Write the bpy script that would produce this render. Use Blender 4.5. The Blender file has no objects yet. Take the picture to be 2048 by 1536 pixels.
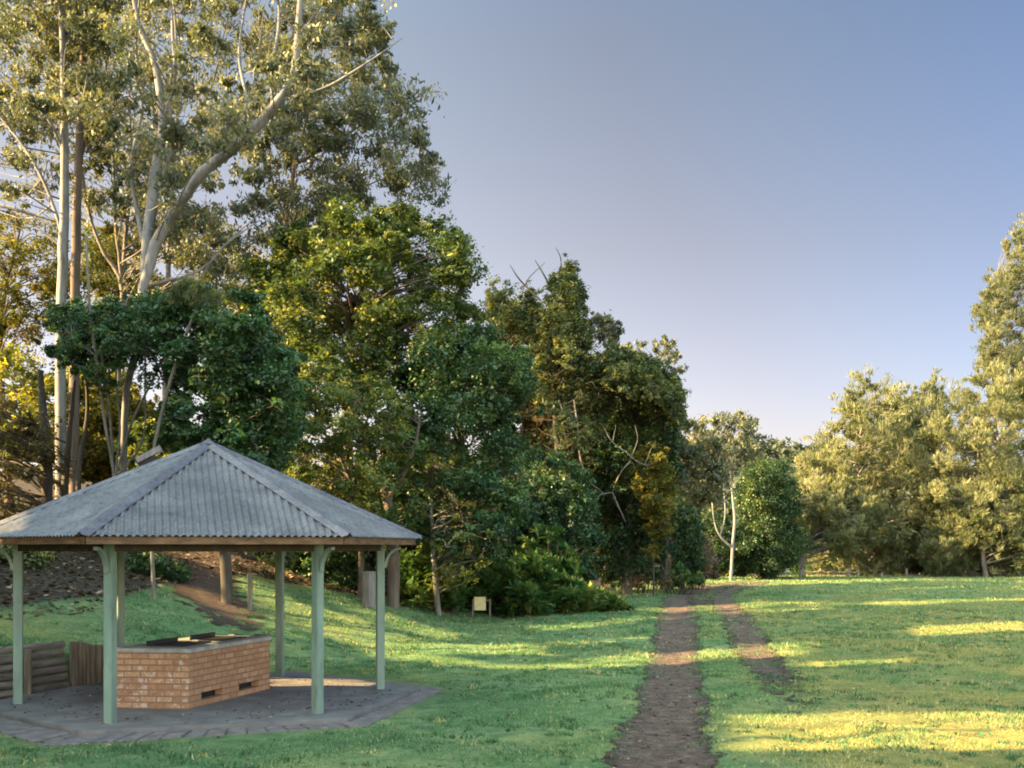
import bpy, bmesh, math, random, zlib
import numpy as np
from mathutils import Vector, Matrix

SEED = 7
rng = np.random.default_rng(SEED)
random.seed(SEED)
sc = bpy.context.scene
COL = sc.collection
PI = math.pi

# ------------------------------------------------------------------ camera model
F, CX, HOR, EYE = 2200.0, 1024.0, 1095.0, 2.3      # focal length / principal column / horizon row (in 2048x1536 units), eye height


def at(px, py, Y):
    return np.array([(px - CX) / F * Y, Y, EYE + (HOR - py) / F * Y])


# ------------------------------------------------------------------ sun
SUN_EL, SUN_AZ = math.radians(24.0), math.radians(10.0)   # SUN_AZ: heading the light travels towards (0 = +X)
LDIR = np.array([math.cos(SUN_EL) * math.cos(SUN_AZ), math.cos(SUN_EL) * math.sin(SUN_AZ), -math.sin(SUN_EL)])

SKY_UP = 5.0

# ------------------------------------------------------------------ terrain
TOE = np.array([(-11.5, -30), (-9.6, 5), (-7.55, 16.4), (-7.1, 17.9), (-6.2, 18.9), (-4.6, 20.2), (-3.0, 24), (-1.5, 29.5), (-0.1, 36.5),
                (3.0, 49), (8.5, 70), (18, 105), (40, 180), (90, 400)], float)


def toe_dist(x, y):
    x = np.asarray(x, float); y = np.asarray(y, float)
    best = np.full(x.shape, 1e9); sign = np.ones(x.shape)
    for (ax, ay), (bx, by) in zip(TOE[:-1], TOE[1:]):
        dx, dy = bx - ax, by - ay
        t = np.clip(((x - ax) * dx + (y - ay) * dy) / (dx * dx + dy * dy), 0, 1)
        qx, qy = ax + t * dx, ay + t * dy
        d = np.hypot(x - qx, y - qy)
        s = np.sign(dx * (y - ay) - dy * (x - ax))
        m = d < best
        best = np.where(m, d, best); sign = np.where(m, s, sign)
    return best * np.where(sign == 0, 1, sign)          # > 0 on the bank (left of the toe)


def sstep(a, b, v):
    t = np.clip((v - a) / (b - a), 0, 1)
    return t * t * (3 - 2 * t)


def litter_edge(x, y):                                  # how far up the bank the grass reaches before leaf litter takes over
    x = np.asarray(x, float); y = np.asarray(y, float)
    e = np.interp(y, [0, 16, 22, 27, 31, 35, 39, 50, 70, 120], [4.2, 4.2, 5.0, 5.6, 5.2, 2.6, 0.7, 0.5, 0.3, 0])
    return e + 4.5 * sstep(-9.3, -7.2, x + .0 * y) * sstep(22, 25, y) * (1 - sstep(31, 35, y))


def track_c(y):                                         # centre line of the left rut and of the right rut
    y = np.asarray(y, float)
    l = np.interp(y, [9, 11.5, 14, 16.5, 24, 36, 48, 56, 63, 70, 80], [1.05, 1.5, 1.95, 2.4, 3.55, 5.45, 7.3, 8.9, 11.0, 14.0, 20.0])
    return l


def ground_z(x, y):
    x = np.asarray(x, float); y = np.asarray(y, float)
    d = toe_dist(x, y)
    dp = np.clip(d, 0, None)
    soft = dp * dp / (dp + 1.1)
    z = 0.26 * np.minimum(soft, 9.0) + 0.14 * np.clip(soft - 9.0, 0, 45) + 0.03 * np.clip(soft - 51, 0, 200)
    w = 1 - sstep(18.0, 20.4, y)
    z = z + 0.58 * w * sstep(0.08, 0.25, d) * np.exp(-dp / 5.0)
    und = 0.05 * np.sin(x * 0.55 + y * 0.31 + 1.0) + 0.05 * np.sin(x * 0.21 - y * 0.42 + 2.2) + 0.06 * np.sin(y * 0.17 + x * .08 + .5)
    flat = sstep(0, 4.5, np.hypot(x + 4.6, y - 16.6) - 3.2)
    z = z + und * flat * sstep(11, 20, y) * (1 - 0.6 * sstep(60, 90, y))
    small = 0.012 * np.sin(x * 3.1 + 1.3 * np.sin(y * 2.2)) + 0.012 * np.sin(y * 3.7 + 1.1 * np.sin(x * 2.6 + 1))
    z = z + small * flat
    # shallow ruts of the wheel tracks
    lc = track_c(y)
    for c, wd, k in ((lc, .5, .05), (lc + 1.85, .38, .035)):
        z = z - k * np.exp(-((x - c) / wd) ** 2) * (1 - sstep(66, 76, y))
    # river side falls away past the far edge of the field
    z = z - 0.9 * sstep(87, 100, y - 0.12 * x) * (d < 0)
    return z


def ground_hit(px, py, y0=6.0, y1=140.0):
    ys = np.linspace(y0, y1, 4000)
    P = np.stack([(px - CX) / F * ys, ys, EYE + (HOR - py) / F * ys], 1)
    below = P[:, 2] - ground_z(P[:, 0], P[:, 1])
    i = np.argmax(below < 0)
    return P[i] if below[i] < 0 else P[-1]


# ------------------------------------------------------------------ sunlit lanes: gaps cut into the canopy so low sun reaches chosen strips
LANE_X0, LANE_Y0, LANE_R = -16.0, 6.0, 0.08
lane = np.zeros((1100, 1300), bool)                     # [ix, iy]


def lane_paint(P, r):
    g = P + LDIR * (P[2] / math.sin(SUN_EL))
    ix, iy = (g[0] - LANE_X0) / LANE_R, (g[1] - LANE_Y0) / LANE_R
    n = max(1, int(r / LANE_R))
    a, b = int(ix), int(iy)
    lane[max(0, a - n):a + n + 1, max(0, b - n):b + n + 1] = True


LANES = [
    ([(1485, 1452), (1640, 1450), (1800, 1448), (2110, 1446)], 32),
    ([(1486, 1484), (1640, 1482), (1800, 1480), (2110, 1480)], 26),
    ([(1180, 1330), (1300, 1318), (1500, 1306), (1600, 1300)], 18),
    ([(900, 1322), (1060, 1337), (1290, 1327)], 6),
    ([(700, 1262), (900, 1297), (1080, 1302)], 16),
    ([(540, 1190), (660, 1245), (760, 1282), (900, 1325)], 12),
    ([(470, 1170), (560, 1215), (660, 1262), (760, 1305), (860, 1318)], 11),
    ([(370, 1178), (470, 1222), (560, 1262)], 13),
    ([(400, 1112), (500, 1168), (600, 1215), (720, 1250)], 17),
    ([(600, 1165), (660, 1190), (760, 1232), (900, 1272)], 13),
    ([(1120, 1288), (1320, 1275)], 5),
    ([(1080, 1256), (1200, 1248), (1320, 1232)], 6),
    ([(1290, 1222), (1480, 1213), (1700, 1196), (2080, 1182)], 10),
    ([(1330, 1238), (1480, 1224), (1750, 1209), (1950, 1201), (2080, 1200)], 7),
    ([(1830, 1264), (2060, 1250)], 13),
    ([(570, 1380), (720, 1386), (800, 1392), (890, 1398)], 30),
    ([(1540, 1162), (1700, 1160), (2080, 1163)], 5),
    ([(1600, 1330), (1800, 1322)], 4),
    ([(1480, 1292), (1640, 1288)], 4),
]
for pts, w in LANES:
    for (ax, ay), (bx, by) in zip(pts[:-1], pts[1:]):
        ns = max(1, int(math.hypot(bx - ax, by - ay) / 90))
        rows = [[ground_hit(ax + (bx - ax) * t, ay + (by - ay) * t + k * w) for k in (-.5, .5)] for t in np.linspace(0, 1, ns + 1)]
        for (p0, p1), (q0, q1) in zip(rows[:-1], rows[1:]):
            nt_ = max(2, int(max(np.linalg.norm(q0 - p0), np.linalg.norm(q1 - p1)) / .14)); nk = max(2, int(np.linalg.norm(p1 - p0) / .14))
            for t in np.linspace(0, 1, nt_):
                l, h = p0 + (q0 - p0) * t, p1 + (q1 - p1) * t
                for k in np.linspace(0, 1, nk): lane_paint(l + (h - l) * k, .1)


lane_wide = lane.copy()
for _k in range(3):
    b = lane_wide.copy()
    b[1:] |= lane_wide[:-1]; b[:-1] |= lane_wide[1:]; b[:, 1:] |= lane_wide[:, :-1]; b[:, :-1] |= lane_wide[:, 1:]
    lane_wide = b


def in_lane(P, wide=False):
    g = P[:, :2] + LDIR[:2] * (P[:, 2:3] / math.sin(SUN_EL))
    ix = ((g[:, 0] - LANE_X0) / LANE_R).astype(int); iy = ((g[:, 1] - LANE_Y0) / LANE_R).astype(int)
    ok = (ix >= 0) & (ix < lane.shape[0]) & (iy >= 0) & (iy < lane.shape[1])
    r = np.zeros(len(P), bool)
    r[ok] = (lane_wide if wide else lane)[ix[ok], iy[ok]]
    return r


# ------------------------------------------------------------------ materials
def new_mat(name):
    m = bpy.data.materials.new(name); m.use_nodes = True
    nt = m.node_tree; nt.nodes.clear()
    out = nt.nodes.new('ShaderNodeOutputMaterial')
    return m, nt, out


def N(nt, typ, **kw):
    n = nt.nodes.new(typ)
    for k, v in kw.items():
        if k.startswith('i_'):
            n.inputs[k[2:].replace('_', ' ')].default_value = v
        else:
            setattr(n, k, v)
    return n


def ramp(nt, stops, interp='LINEAR'):
    r = nt.nodes.new('ShaderNodeValToRGB'); cr = r.color_ramp; cr.interpolation = interp
    cr.elements[0].position, cr.elements[0].color = stops[0][0], (*stops[0][1], 1)
    cr.elements[1].position, cr.elements[1].color = stops[-1][0], (*stops[-1][1], 1)
    for p, c in stops[1:-1]:
        e = cr.elements.new(p); e.color = (*c, 1)
    return r


def mixc(nt, fac, a, b, blend='MIX'):
    m = nt.nodes.new('ShaderNodeMix'); m.data_type = 'RGBA'; m.blend_type = blend
    for sock, v in ((m.inputs[0], fac), (m.inputs[6], a), (m.inputs[7], b)):
        if hasattr(v, 'is_output') or hasattr(v, 'links'):
            nt.links.new(v, sock)
        elif isinstance(v, (int, float)):
            sock.default_value = v
        else:
            sock.default_value = (*v, 1)
    return m.outputs[2]


def noise(nt, scale, detail=4, rough=.6, vec=None, dist=0.0):
    n = N(nt, 'ShaderNodeTexNoise'); n.inputs['Scale'].default_value = scale; n.inputs['Detail'].default_value = detail
    n.inputs['Roughness'].default_value = rough; n.inputs['Distortion'].default_value = dist
    if vec is not None: nt.links.new(vec, n.inputs['Vector'])
    return n


def objco(nt, scale=(1, 1, 1)):
    t = N(nt, 'ShaderNodeTexCoord'); mp = N(nt, 'ShaderNodeMapping'); mp.inputs['Scale'].default_value = scale
    nt.links.new(t.outputs['Object'], mp.inputs['Vector'])
    return mp.outputs['Vector']


def leaf_mat(name, stops, transl=.4, gloss=.06, hue_noise=True):
    m, nt, out = new_mat(name)
    at_ = N(nt, 'ShaderNodeAttribute', attribute_name='tone')
    r = ramp(nt, stops); nt.links.new(at_.outputs['Fac'], r.inputs['Fac'])
    col = r.outputs['Color']
    d = N(nt, 'ShaderNodeBsdfDiffuse'); t = N(nt, 'ShaderNodeBsdfTranslucent'); g = N(nt, 'ShaderNodeBsdfGlossy')
    g.inputs['Roughness'].default_value = .5; g.inputs['Color'].default_value = (.8, .85, .85, 1)
    nt.links.new(col, d.inputs['Color'])
    tc = mixc(nt, 1.0, col, (1.2, 1.2, .62), 'MULTIPLY')
    nt.links.new(tc, t.inputs['Color'])
    a = N(nt, 'ShaderNodeMixShader'); a.inputs[0].default_value = transl
    nt.links.new(d.outputs[0], a.inputs[1]); nt.links.new(t.outputs[0], a.inputs[2])
    b = N(nt, 'ShaderNodeMixShader'); b.inputs[0].default_value = gloss
    nt.links.new(a.outputs[0], b.inputs[1]); nt.links.new(g.outputs[0], b.inputs[2])
    nt.links.new(b.outputs[0], out.inputs['Surface'])
    return m


def simple_mat(name, stops, scale, rough=.8, stretch=(1, 1, 1), bump=.3, bscale=None, metal=0.0, detail=5):
    m, nt, out = new_mat(name)
    v = objco(nt, stretch)
    n = noise(nt, scale, detail, .65, v)
    r = ramp(nt, stops); nt.links.new(n.outputs['Fac'], r.inputs['Fac'])
    p = N(nt, 'ShaderNodeBsdfPrincipled'); p.inputs['Roughness'].default_value = rough; p.inputs['Metallic'].default_value = metal
    nt.links.new(r.outputs['Color'], p.inputs['Base Color'])
    if bump:
        n2 = noise(nt, bscale or scale * 2, 5, .7, v)
        b = N(nt, 'ShaderNodeBump'); b.inputs['Strength'].default_value = bump; b.inputs['Distance'].default_value = .03
        nt.links.new(n2.outputs['Fac'], b.inputs['Height']); nt.links.new(b.outputs[0], p.inputs['Normal'])
    nt.links.new(p.outputs[0], out.inputs['Surface'])
    return m


M = {}
M['gum_leaf'] = leaf_mat('gum_leaf', [(0, (0.036, 0.0495, 0.0288)), (0.4, (0.0855, 0.1008, 0.054)), (0.75, (0.153, 0.1575, 0.0855)), (1, (0.27, 0.252, 0.144))], .42, 0.035)
M['gum_leaf_blue'] = leaf_mat('gum_leaf_blue', [(0, (.038, .055, .040)), (.5, (.085, .105, .066)), (.85, (.15, .16, .095)), (1, (.26, .25, .14))], .38, 0.035)
M['golden_leaf'] = leaf_mat('golden_leaf', [(0, (0.0382, 0.0493, 0.0119)), (0.4, (0.0892, 0.1003, 0.0221)), (0.75, (0.1615, 0.153, 0.034)), (1, (0.272, 0.2295, 0.051))], .5, 0.014)
M['bronze_leaf'] = leaf_mat('bronze_leaf', [(0, (.035, .032, .016)), (.5, (.085, .072, .034)), (1, (.19, .15, .06))], .45, 0.014)
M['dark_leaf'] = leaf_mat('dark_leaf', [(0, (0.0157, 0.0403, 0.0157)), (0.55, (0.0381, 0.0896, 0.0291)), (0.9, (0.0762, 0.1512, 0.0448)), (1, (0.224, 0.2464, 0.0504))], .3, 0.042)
M['deep_leaf'] = leaf_mat('deep_leaf', [(0, (0.0108, 0.027, 0.0108)), (0.55, (0.0297, 0.0648, 0.0216)), (0.9, (0.0621, 0.1148, 0.0351)), (1, (0.216, 0.2295, 0.0473))], .3, .03)  # darker green; on infill trees it puts shade into the leaf colour
M['mid_leaf'] = leaf_mat('mid_leaf', [(0, (.024, .046, .014)), (.45, (.066, .108, .028)), (.8, (.135, .175, .042)), (.93, (.25, .25, .055)), (1, (.44, .38, .07))], .42, 0.028)
M['yellow_green_leaf'] = leaf_mat('yellow_green_leaf', [(0, (0.0383, 0.0575, 0.0153)), (0.4, (0.1084, 0.1339, 0.0255)), (0.75, (0.2424, 0.2424, 0.0383)), (1, (0.5359, 0.4466, 0.0575))], .45, 0.025)
M['vine_leaf'] = leaf_mat('vine_leaf', [(0, (0.0338, 0.0546, 0.026)), (0.5, (0.0845, 0.1144, 0.0468)), (0.85, (0.182, 0.195, 0.0715)), (1, (0.364, 0.338, 0.104))], .35, 0.021)
M['casuarina_leaf'] = leaf_mat('casuarina_leaf', [(0, (0.0774, 0.0928, 0.0442)), (0.4, (0.1381, 0.1547, 0.0774)), (0.75, (0.1933, 0.2045, 0.105)), (1, (0.2984, 0.2929, 0.1658))], .45, .01)
M['casuarina_tip'] = leaf_mat('casuarina_tip', [(0, (0.0659, 0.085, 0.0489)), (0.5, (0.1222, 0.1435, 0.0829)), (1, (0.2125, 0.2231, 0.1275))], .45, .01)
M['fern_leaf'] = leaf_mat('fern_leaf', [(0, (.028, .070, .024)), (.5, (.070, .145, .045)), (.85, (.13, .21, .06)), (1, (.34, .33, .08))], .4, 0.021)
M['dry_leaf'] = leaf_mat('dry_leaf', [(0, (0.0653, 0.0508, 0.0406)), (0.6, (0.174, 0.1232, 0.087)), (1, (0.377, 0.261, 0.145))], .3, 0.010)
M['grass_blade'] = leaf_mat('grass_blade', [(0, (0.0456, 0.1026, 0.0479)), (0.25, (0.1083, 0.2223, 0.0969)), (0.5, (0.171, 0.285, 0.1254)), (0.75, (0.2565, 0.2793, 0.1083)), (0.92, (0.456, 0.3876, 0.1596)), (1, (0.6156, 0.513, 0.2736))], .4, 0.014)

M['gum_bark'] = simple_mat('gum_bark', [(.2, (.04, .036, .033)), (.42, (.10, .094, .088)), (.52, (.19, .185, .185)), (.62, (.13, .122, .115)), (.8, (.075, .062, .052))], 2.2, .75, (1, 1, .22), .25)
M['brown_bark'] = simple_mat('brown_bark', [(.25, (.035, .026, .021)), (.5, (.105, .080, .064)), (.75, (.17, .14, .115))], 3.5, .9, (1, 1, .2), .6)
M['grey_bark'] = simple_mat('grey_bark', [(.25, (.05, .042, .036)), (.5, (.14, .125, .105)), (.78, (.27, .245, .21))], 3.5, .9, (1, 1, .25), .5)
M['dark_bark'] = simple_mat('dark_bark', [(.25, (.018, .015, .012)), (.5, (.05, .042, .034)), (.8, (.11, .095, .075))], 3.5, .9, (1, 1, .25), .5)
M['white_bark'] = simple_mat('white_bark', [(.25, (.095, .092, .09)), (.5, (.19, .187, .187)), (.85, (.27, .265, .262))], 2.0, .7, (1, 1, .3), .2)

# ------------------------------------------------------------------ helpers
def tag(o, label=None, cat=None, group=None, kind=None):
    if label: o['label'] = label
    if cat: o['category'] = cat
    if group: o['group'] = group
    if kind: o['kind'] = kind
    return o


def empty(name, loc, rz=0.0):
    o = bpy.data.objects.new(name, None); COL.objects.link(o)
    o.location = loc; o.rotation_euler.z = rz; o.empty_display_size = .3
    return o


def np_mesh(name, V, quads=None, tris=None, mat=None, parent=None, face_attr=None, smooth=False, vert_attr=None, polys=None):
    """one mesh object from numpy arrays"""
    me = bpy.data.meshes.new(name)
    V = np.asarray(V, np.float32)
    fl, tot = [], []
    if quads is not None and len(quads): fl.append(np.asarray(quads, np.int32).ravel()); tot.append(np.full(len(quads), 4, np.int32))
    if tris is not None and len(tris): fl.append(np.asarray(tris, np.int32).ravel()); tot.append(np.full(len(tris), 3, np.int32))
    if polys is not None:
        for p in polys: fl.append(np.asarray(p, np.int32)); tot.append(np.array([len(p)], np.int32))
    li = np.concatenate(fl); lt = np.concatenate(tot); ls = np.concatenate([[0], np.cumsum(lt)[:-1]]).astype(np.int32)
    me.vertices.add(len(V)); me.vertices.foreach_set('co', V.ravel())
    me.loops.add(len(li)); me.loops.foreach_set('vertex_index', li)
    me.polygons.add(len(lt)); me.polygons.foreach_set('loop_start', ls); me.polygons.foreach_set('loop_total', lt)
    if smooth: me.polygons.foreach_set('use_smooth', np.ones(len(lt), bool))
    for k, v in (face_attr or {}).items():
        a = me.attributes.new(k, 'FLOAT', 'FACE'); a.data.foreach_set('value', np.asarray(v, np.float32))
    for k, v in (vert_attr or {}).items():
        a = me.attributes.new(k, 'FLOAT', 'POINT'); a.data.foreach_set('value', np.asarray(v, np.float32))
    me.update(calc_edges=True)
    if mat: me.materials.append(mat)
    o = bpy.data.objects.new(name, me); COL.objects.link(o)
    if parent is not None: o.parent = parent
    return o


class MB:
    """collects solids into one mesh"""
    def __init__(s): s.v = []; s.f = []

    def add(s, V, Fs):
        b = len(s.v); s.v += [tuple(map(float, p)) for p in V]; s.f += [tuple(i + b for i in f) for f in Fs]; return s

    def prism(s, ring, z0, z1):                        # ring of (x, y) counter-clockwise
        n = len(ring)
        V = [(x, y, z0) for x, y in ring] + [(x, y, z1) for x, y in ring]
        Fs = [tuple(range(n - 1, -1, -1)), tuple(range(n, 2 * n))] + [(i, (i + 1) % n, n + (i + 1) % n, n + i) for i in range(n)]
        return s.add(V, Fs)

    def box(s, c, size, mat=None):
        x, y, z = [k / 2 for k in size]
        V = [Vector((a * x, b * y, d * z)) for d in (-1, 1) for a, b in ((-1, -1), (1, -1), (1, 1), (-1, 1))]
        if mat is not None: V = [mat @ p for p in V]
        V = [p + Vector(c) for p in V]
        return s.add(V, [(3, 2, 1, 0), (4, 5, 6, 7), (0, 1, 5, 4), (1, 2, 6, 5), (2, 3, 7, 6), (3, 0, 4, 7)])

    def bar(s, a, b, w, h, up=(0, 0, 1)):              # rectangular bar from a to b; w sideways, h along up
        a, b = Vector(a), Vector(b); d = (b - a).normalized(); u = Vector(up)
        sd = d.cross(u).normalized(); u = sd.cross(d).normalized()
        V = []
        for p in (a, b):
            for i, j in ((-1, -1), (1, -1), (1, 1), (-1, 1)): V.append(p + sd * (i * w / 2) + u * (j * h / 2))
        return s.add(V, [(0, 1, 2, 3), (7, 6, 5, 4), (0, 4, 5, 1), (1, 5, 6, 2), (2, 6, 7, 3), (3, 7, 4, 0)])

    def tube(s, P, R, n=10, caps=True, wob=0.0):
        V, Q = tube_arrays(np.asarray(P, float), np.asarray(R, float), n, wob)
        Fs = [tuple(q) for q in Q]
        if caps:
            m = len(V); Fs.append(tuple(range(n - 1, -1, -1))); Fs.append(tuple(range(m - n, m)))
        return s.add(V, Fs)

    def build(s, name, mat, parent=None, bevel=0.0, smooth=False):
        me = bpy.data.meshes.new(name); me.from_pydata(s.v, [], s.f); me.update()
        bm = bmesh.new(); bm.from_mesh(me); bmesh.ops.recalc_face_normals(bm, faces=bm.faces)
        if bevel: bmesh.ops.bevel(bm, geom=list(bm.edges), offset=bevel, segments=2, affect='EDGES', clamp_overlap=True)
        bm.to_mesh(me); bm.free()
        if smooth: me.polygons.foreach_set('use_smooth', np.ones(len(me.polygons), bool))
        me.materials.append(mat)
        o = bpy.data.objects.new(name, me); COL.objects.link(o)
        if parent is not None: o.parent = parent
        return o


def tube_arrays(P, R, n=6, wob=0.0):
    P = np.asarray(P, float); k = len(P)
    T = np.gradient(P, axis=0); T /= np.linalg.norm(T, axis=1, keepdims=True) + 1e-9
    ref = np.array([.31, .2, .93]) if abs(T[0] @ np.array([.31, .2, .93])) < .9 else np.array([1., 0, 0])
    A = np.cross(T, ref); A /= np.linalg.norm(A, axis=1, keepdims=True) + 1e-9
    B = np.cross(T, A)
    th = np.arange(n) * 2 * PI / n
    rr = np.asarray(R, float)[:, None] * (1 + wob * rng.normal(size=(k, n)))
    V = P[:, None, :] + rr[:, :, None] * (np.cos(th)[None, :, None] * A[:, None, :] + np.sin(th)[None, :, None] * B[:, None, :])
    V = V.reshape(-1, 3)
    i = np.arange(k - 1)[:, None] * n; j = np.arange(n)[None, :]; j2 = (j + 1) % n
    Q = np.stack([i + j, i + j2, i + n + j2, i + n + j], -1).reshape(-1, 4)
    return V, Q


def smooth_poly(P, n):
    """Catmull-Rom resample of rows (any number of columns)"""
    P = np.asarray(P, float)
    if len(P) == 2:
        t = np.linspace(0, 1, n)[:, None]; return P[0] * (1 - t) + P[1] * t
    Q = np.vstack([2 * P[0] - P[1], P, 2 * P[-1] - P[-2]])
    out = []
    for t in np.linspace(0, len(P) - 1 - 1e-6, n):
        i = int(t); u = t - i
        a, b, c, d = Q[i], Q[i + 1], Q[i + 2], Q[i + 3]
        out.append(.5 * ((2 * b) + (-a + c) * u + (2 * a - 5 * b + 4 * c - d) * u * u + (-a + 3 * b - 3 * c + d) * u ** 3))
    return np.array(out)


def poly_sd(poly, P):
    """signed distance (inside > 0) of points P to polygon"""
    poly = np.asarray(poly, float); P = np.asarray(P, float)
    best = np.full(len(P), 1e9); inside = np.zeros(len(P), bool)
    for i in range(len(poly)):
        a, b = poly[i], poly[(i + 1) % len(poly)]
        d = b - a; t = np.clip(((P - a) @ d) / (d @ d + 1e-9), 0, 1)
        q = a + t[:, None] * d
        best = np.minimum(best, np.linalg.norm(P - q, axis=1))
        c = ((a[1] > P[:, 1]) != (b[1] > P[:, 1])) & (P[:, 0] < (b[0] - a[0]) * (P[:, 1] - a[1]) / (b[1] - a[1] + 1e-12) + a[0])
        inside ^= c
    return np.where(inside, best, -best)


def unit(v): return v / (np.linalg.norm(v, axis=-1, keepdims=True) + 1e-9)


def leaf_quads(C, axis, nrm, L, W, fold=0.0):
    """rhomb leaves: centres, long axes, rough normals"""
    side = unit(np.cross(axis, nrm)); L = np.asarray(L)[:, None] / 2; W = np.asarray(W)[:, None] / 2
    a = C - axis * L; b = C + side * W + axis * L * .15; c = C + axis * L; d = C - side * W + axis * L * .15
    V = np.stack([a, b, c, d], 1).reshape(-1, 3)
    Q = np.arange(len(C) * 4, dtype=np.int32).reshape(-1, 4)
    return V, Q


def make_crown(name, centres, radii, spec, mat, parent, cull=True, mat_attr=None):
    if spec.get('kind') == 'gum' and spec['L'] > .165 and spec['W'] > .06: spec = dict(spec, L=spec['L'] * .68, W=spec['W'] * .72, nl=int(spec['nl'] * 1.8))
    if spec.get('kind') == 'broad' and spec['L'] < .29: spec = dict(spec, L=spec['L'] * .46, W=spec['W'] * .43, nl=int(spec['nl'] * 3.1), ns=int(spec['ns'] * 1.15), spread=spec.get('spread', .2) * 1.15); radii = np.asarray(radii) * 1.12
    """leaves gathered in sprays around every clump centre"""
    ns, nl = spec['ns'], spec['nl']; L0, W0 = spec['L'], spec['W']; kind = spec.get('kind', 'broad')
    sq = spec.get('squash', .75); spread = spec.get('spread', .2)
    Cs, Ts, Os, Ys = [], [], [], []
    for c, r in zip(centres, radii):
        n = max(3, int(ns * rng.uniform(.6, 1.4)))
        u = unit(rng.normal(size=(n, 3))); rad = rng.uniform(0, 1, n) ** (1 / 2.2) * np.where(rng.uniform(size=n) < .16, 1.35, 1.0)
        off = u * (rad * r)[:, None] * rng.uniform(.7, 1.35, 3); off[:, 2] *= sq
        if kind == 'needle': off[:, 2] *= 1.65
        sp = c + off
        tone_c = rng.normal(.50, .14)
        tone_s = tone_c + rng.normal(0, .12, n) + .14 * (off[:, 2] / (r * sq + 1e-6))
        m = n * nl
        Ys.append(np.repeat(rng.uniform(size=n) < spec.get('yellow', .03) * 1.4, nl) & (rng.uniform(size=m) < .7))  # yellow sprays put sunlit highlights into the leaf colour
        ctr = np.repeat(sp, nl, 0) + rng.normal(size=(m, 3)) * np.repeat(rng.uniform(.5, 1.4, n), nl)[:, None] * spread * r * np.array([1, 1, .8])
        Cs.append(ctr); Os.append(unit(ctr - (c - np.array([0, 0, r * .5]))))
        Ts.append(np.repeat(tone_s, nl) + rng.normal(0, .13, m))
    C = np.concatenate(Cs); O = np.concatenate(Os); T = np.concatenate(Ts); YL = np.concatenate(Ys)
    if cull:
        keep = ~in_lane(C, spec.get('wide', False)); C, O, T, YL = C[keep], O[keep], T[keep], YL[keep]
    m = len(C); R1 = unit(rng.normal(size=(m, 3)))
    if kind == 'gum':
        ax = unit(R1 * .75 + np.array([0, 0, -.75])); nr = unit(rng.normal(size=(m, 3)) + O * .5)
    elif kind == 'needle':
        ax = unit(O * .8 + np.array([0, 0, .45]) + R1 * .7); nr = unit(rng.normal(size=(m, 3)) + np.array([-.3, -.5, .3]))
    elif kind == 'fern':
        ax = unit(O * np.array([1, 1, .35]) + R1 * .55 + np.array([0, 0, .05])); nr = unit(R1 * .5 + np.array([0, 0, 1.0]))
    else:
        nr = unit(R1 * .9 + O * .5 + np.array([0, 0, .55])); ax = unit(np.cross(nr, rng.normal(size=(m, 3))))
    sc_ = np.exp(rng.normal(0, .32, m))
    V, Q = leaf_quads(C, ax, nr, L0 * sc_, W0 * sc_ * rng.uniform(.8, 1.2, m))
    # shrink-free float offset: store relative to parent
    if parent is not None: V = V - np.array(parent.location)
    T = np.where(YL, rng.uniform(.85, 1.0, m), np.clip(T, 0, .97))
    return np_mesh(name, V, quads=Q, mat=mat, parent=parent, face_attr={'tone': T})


def clump_points(poly, Y, T, r_px, n, bias=0.0, jit=.5):
    poly = np.asarray(poly, float)
    lo, hi = poly.min(0), poly.max(0)
    cand = rng.uniform(lo, hi, size=(n * 60, 2)); sd = poly_sd(poly, cand)
    rr = r_px * rng.uniform(1 - jit, 1 + jit, len(cand))
    ok = sd > rr * .42
    cand, rr, sd = cand[ok], rr[ok], sd[ok]
    dy = (rng.uniform(-1, 1, len(cand)) * np.minimum(1, sd / (2.6 * r_px) + .25) + bias) * T / 2
    out = []
    P3 = np.stack([(cand[:, 0] - CX) / F * (Y + dy), Y + dy, EYE + (HOR - cand[:, 1]) / F * (Y + dy)], 1)
    R3 = rr / F * Y
    f = 1.05
    while True:
        sel = []
        for i in range(len(P3)):
            if len(sel) >= n: break
            if not sel or np.min(np.linalg.norm(P3[sel] - P3[i], axis=1)) > R3[i] * f: sel.append(i)
        if len(sel) >= min(n, len(P3)) * .9 or f < .3: break
        f *= .88
    return P3[sel], R3[sel]


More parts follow.
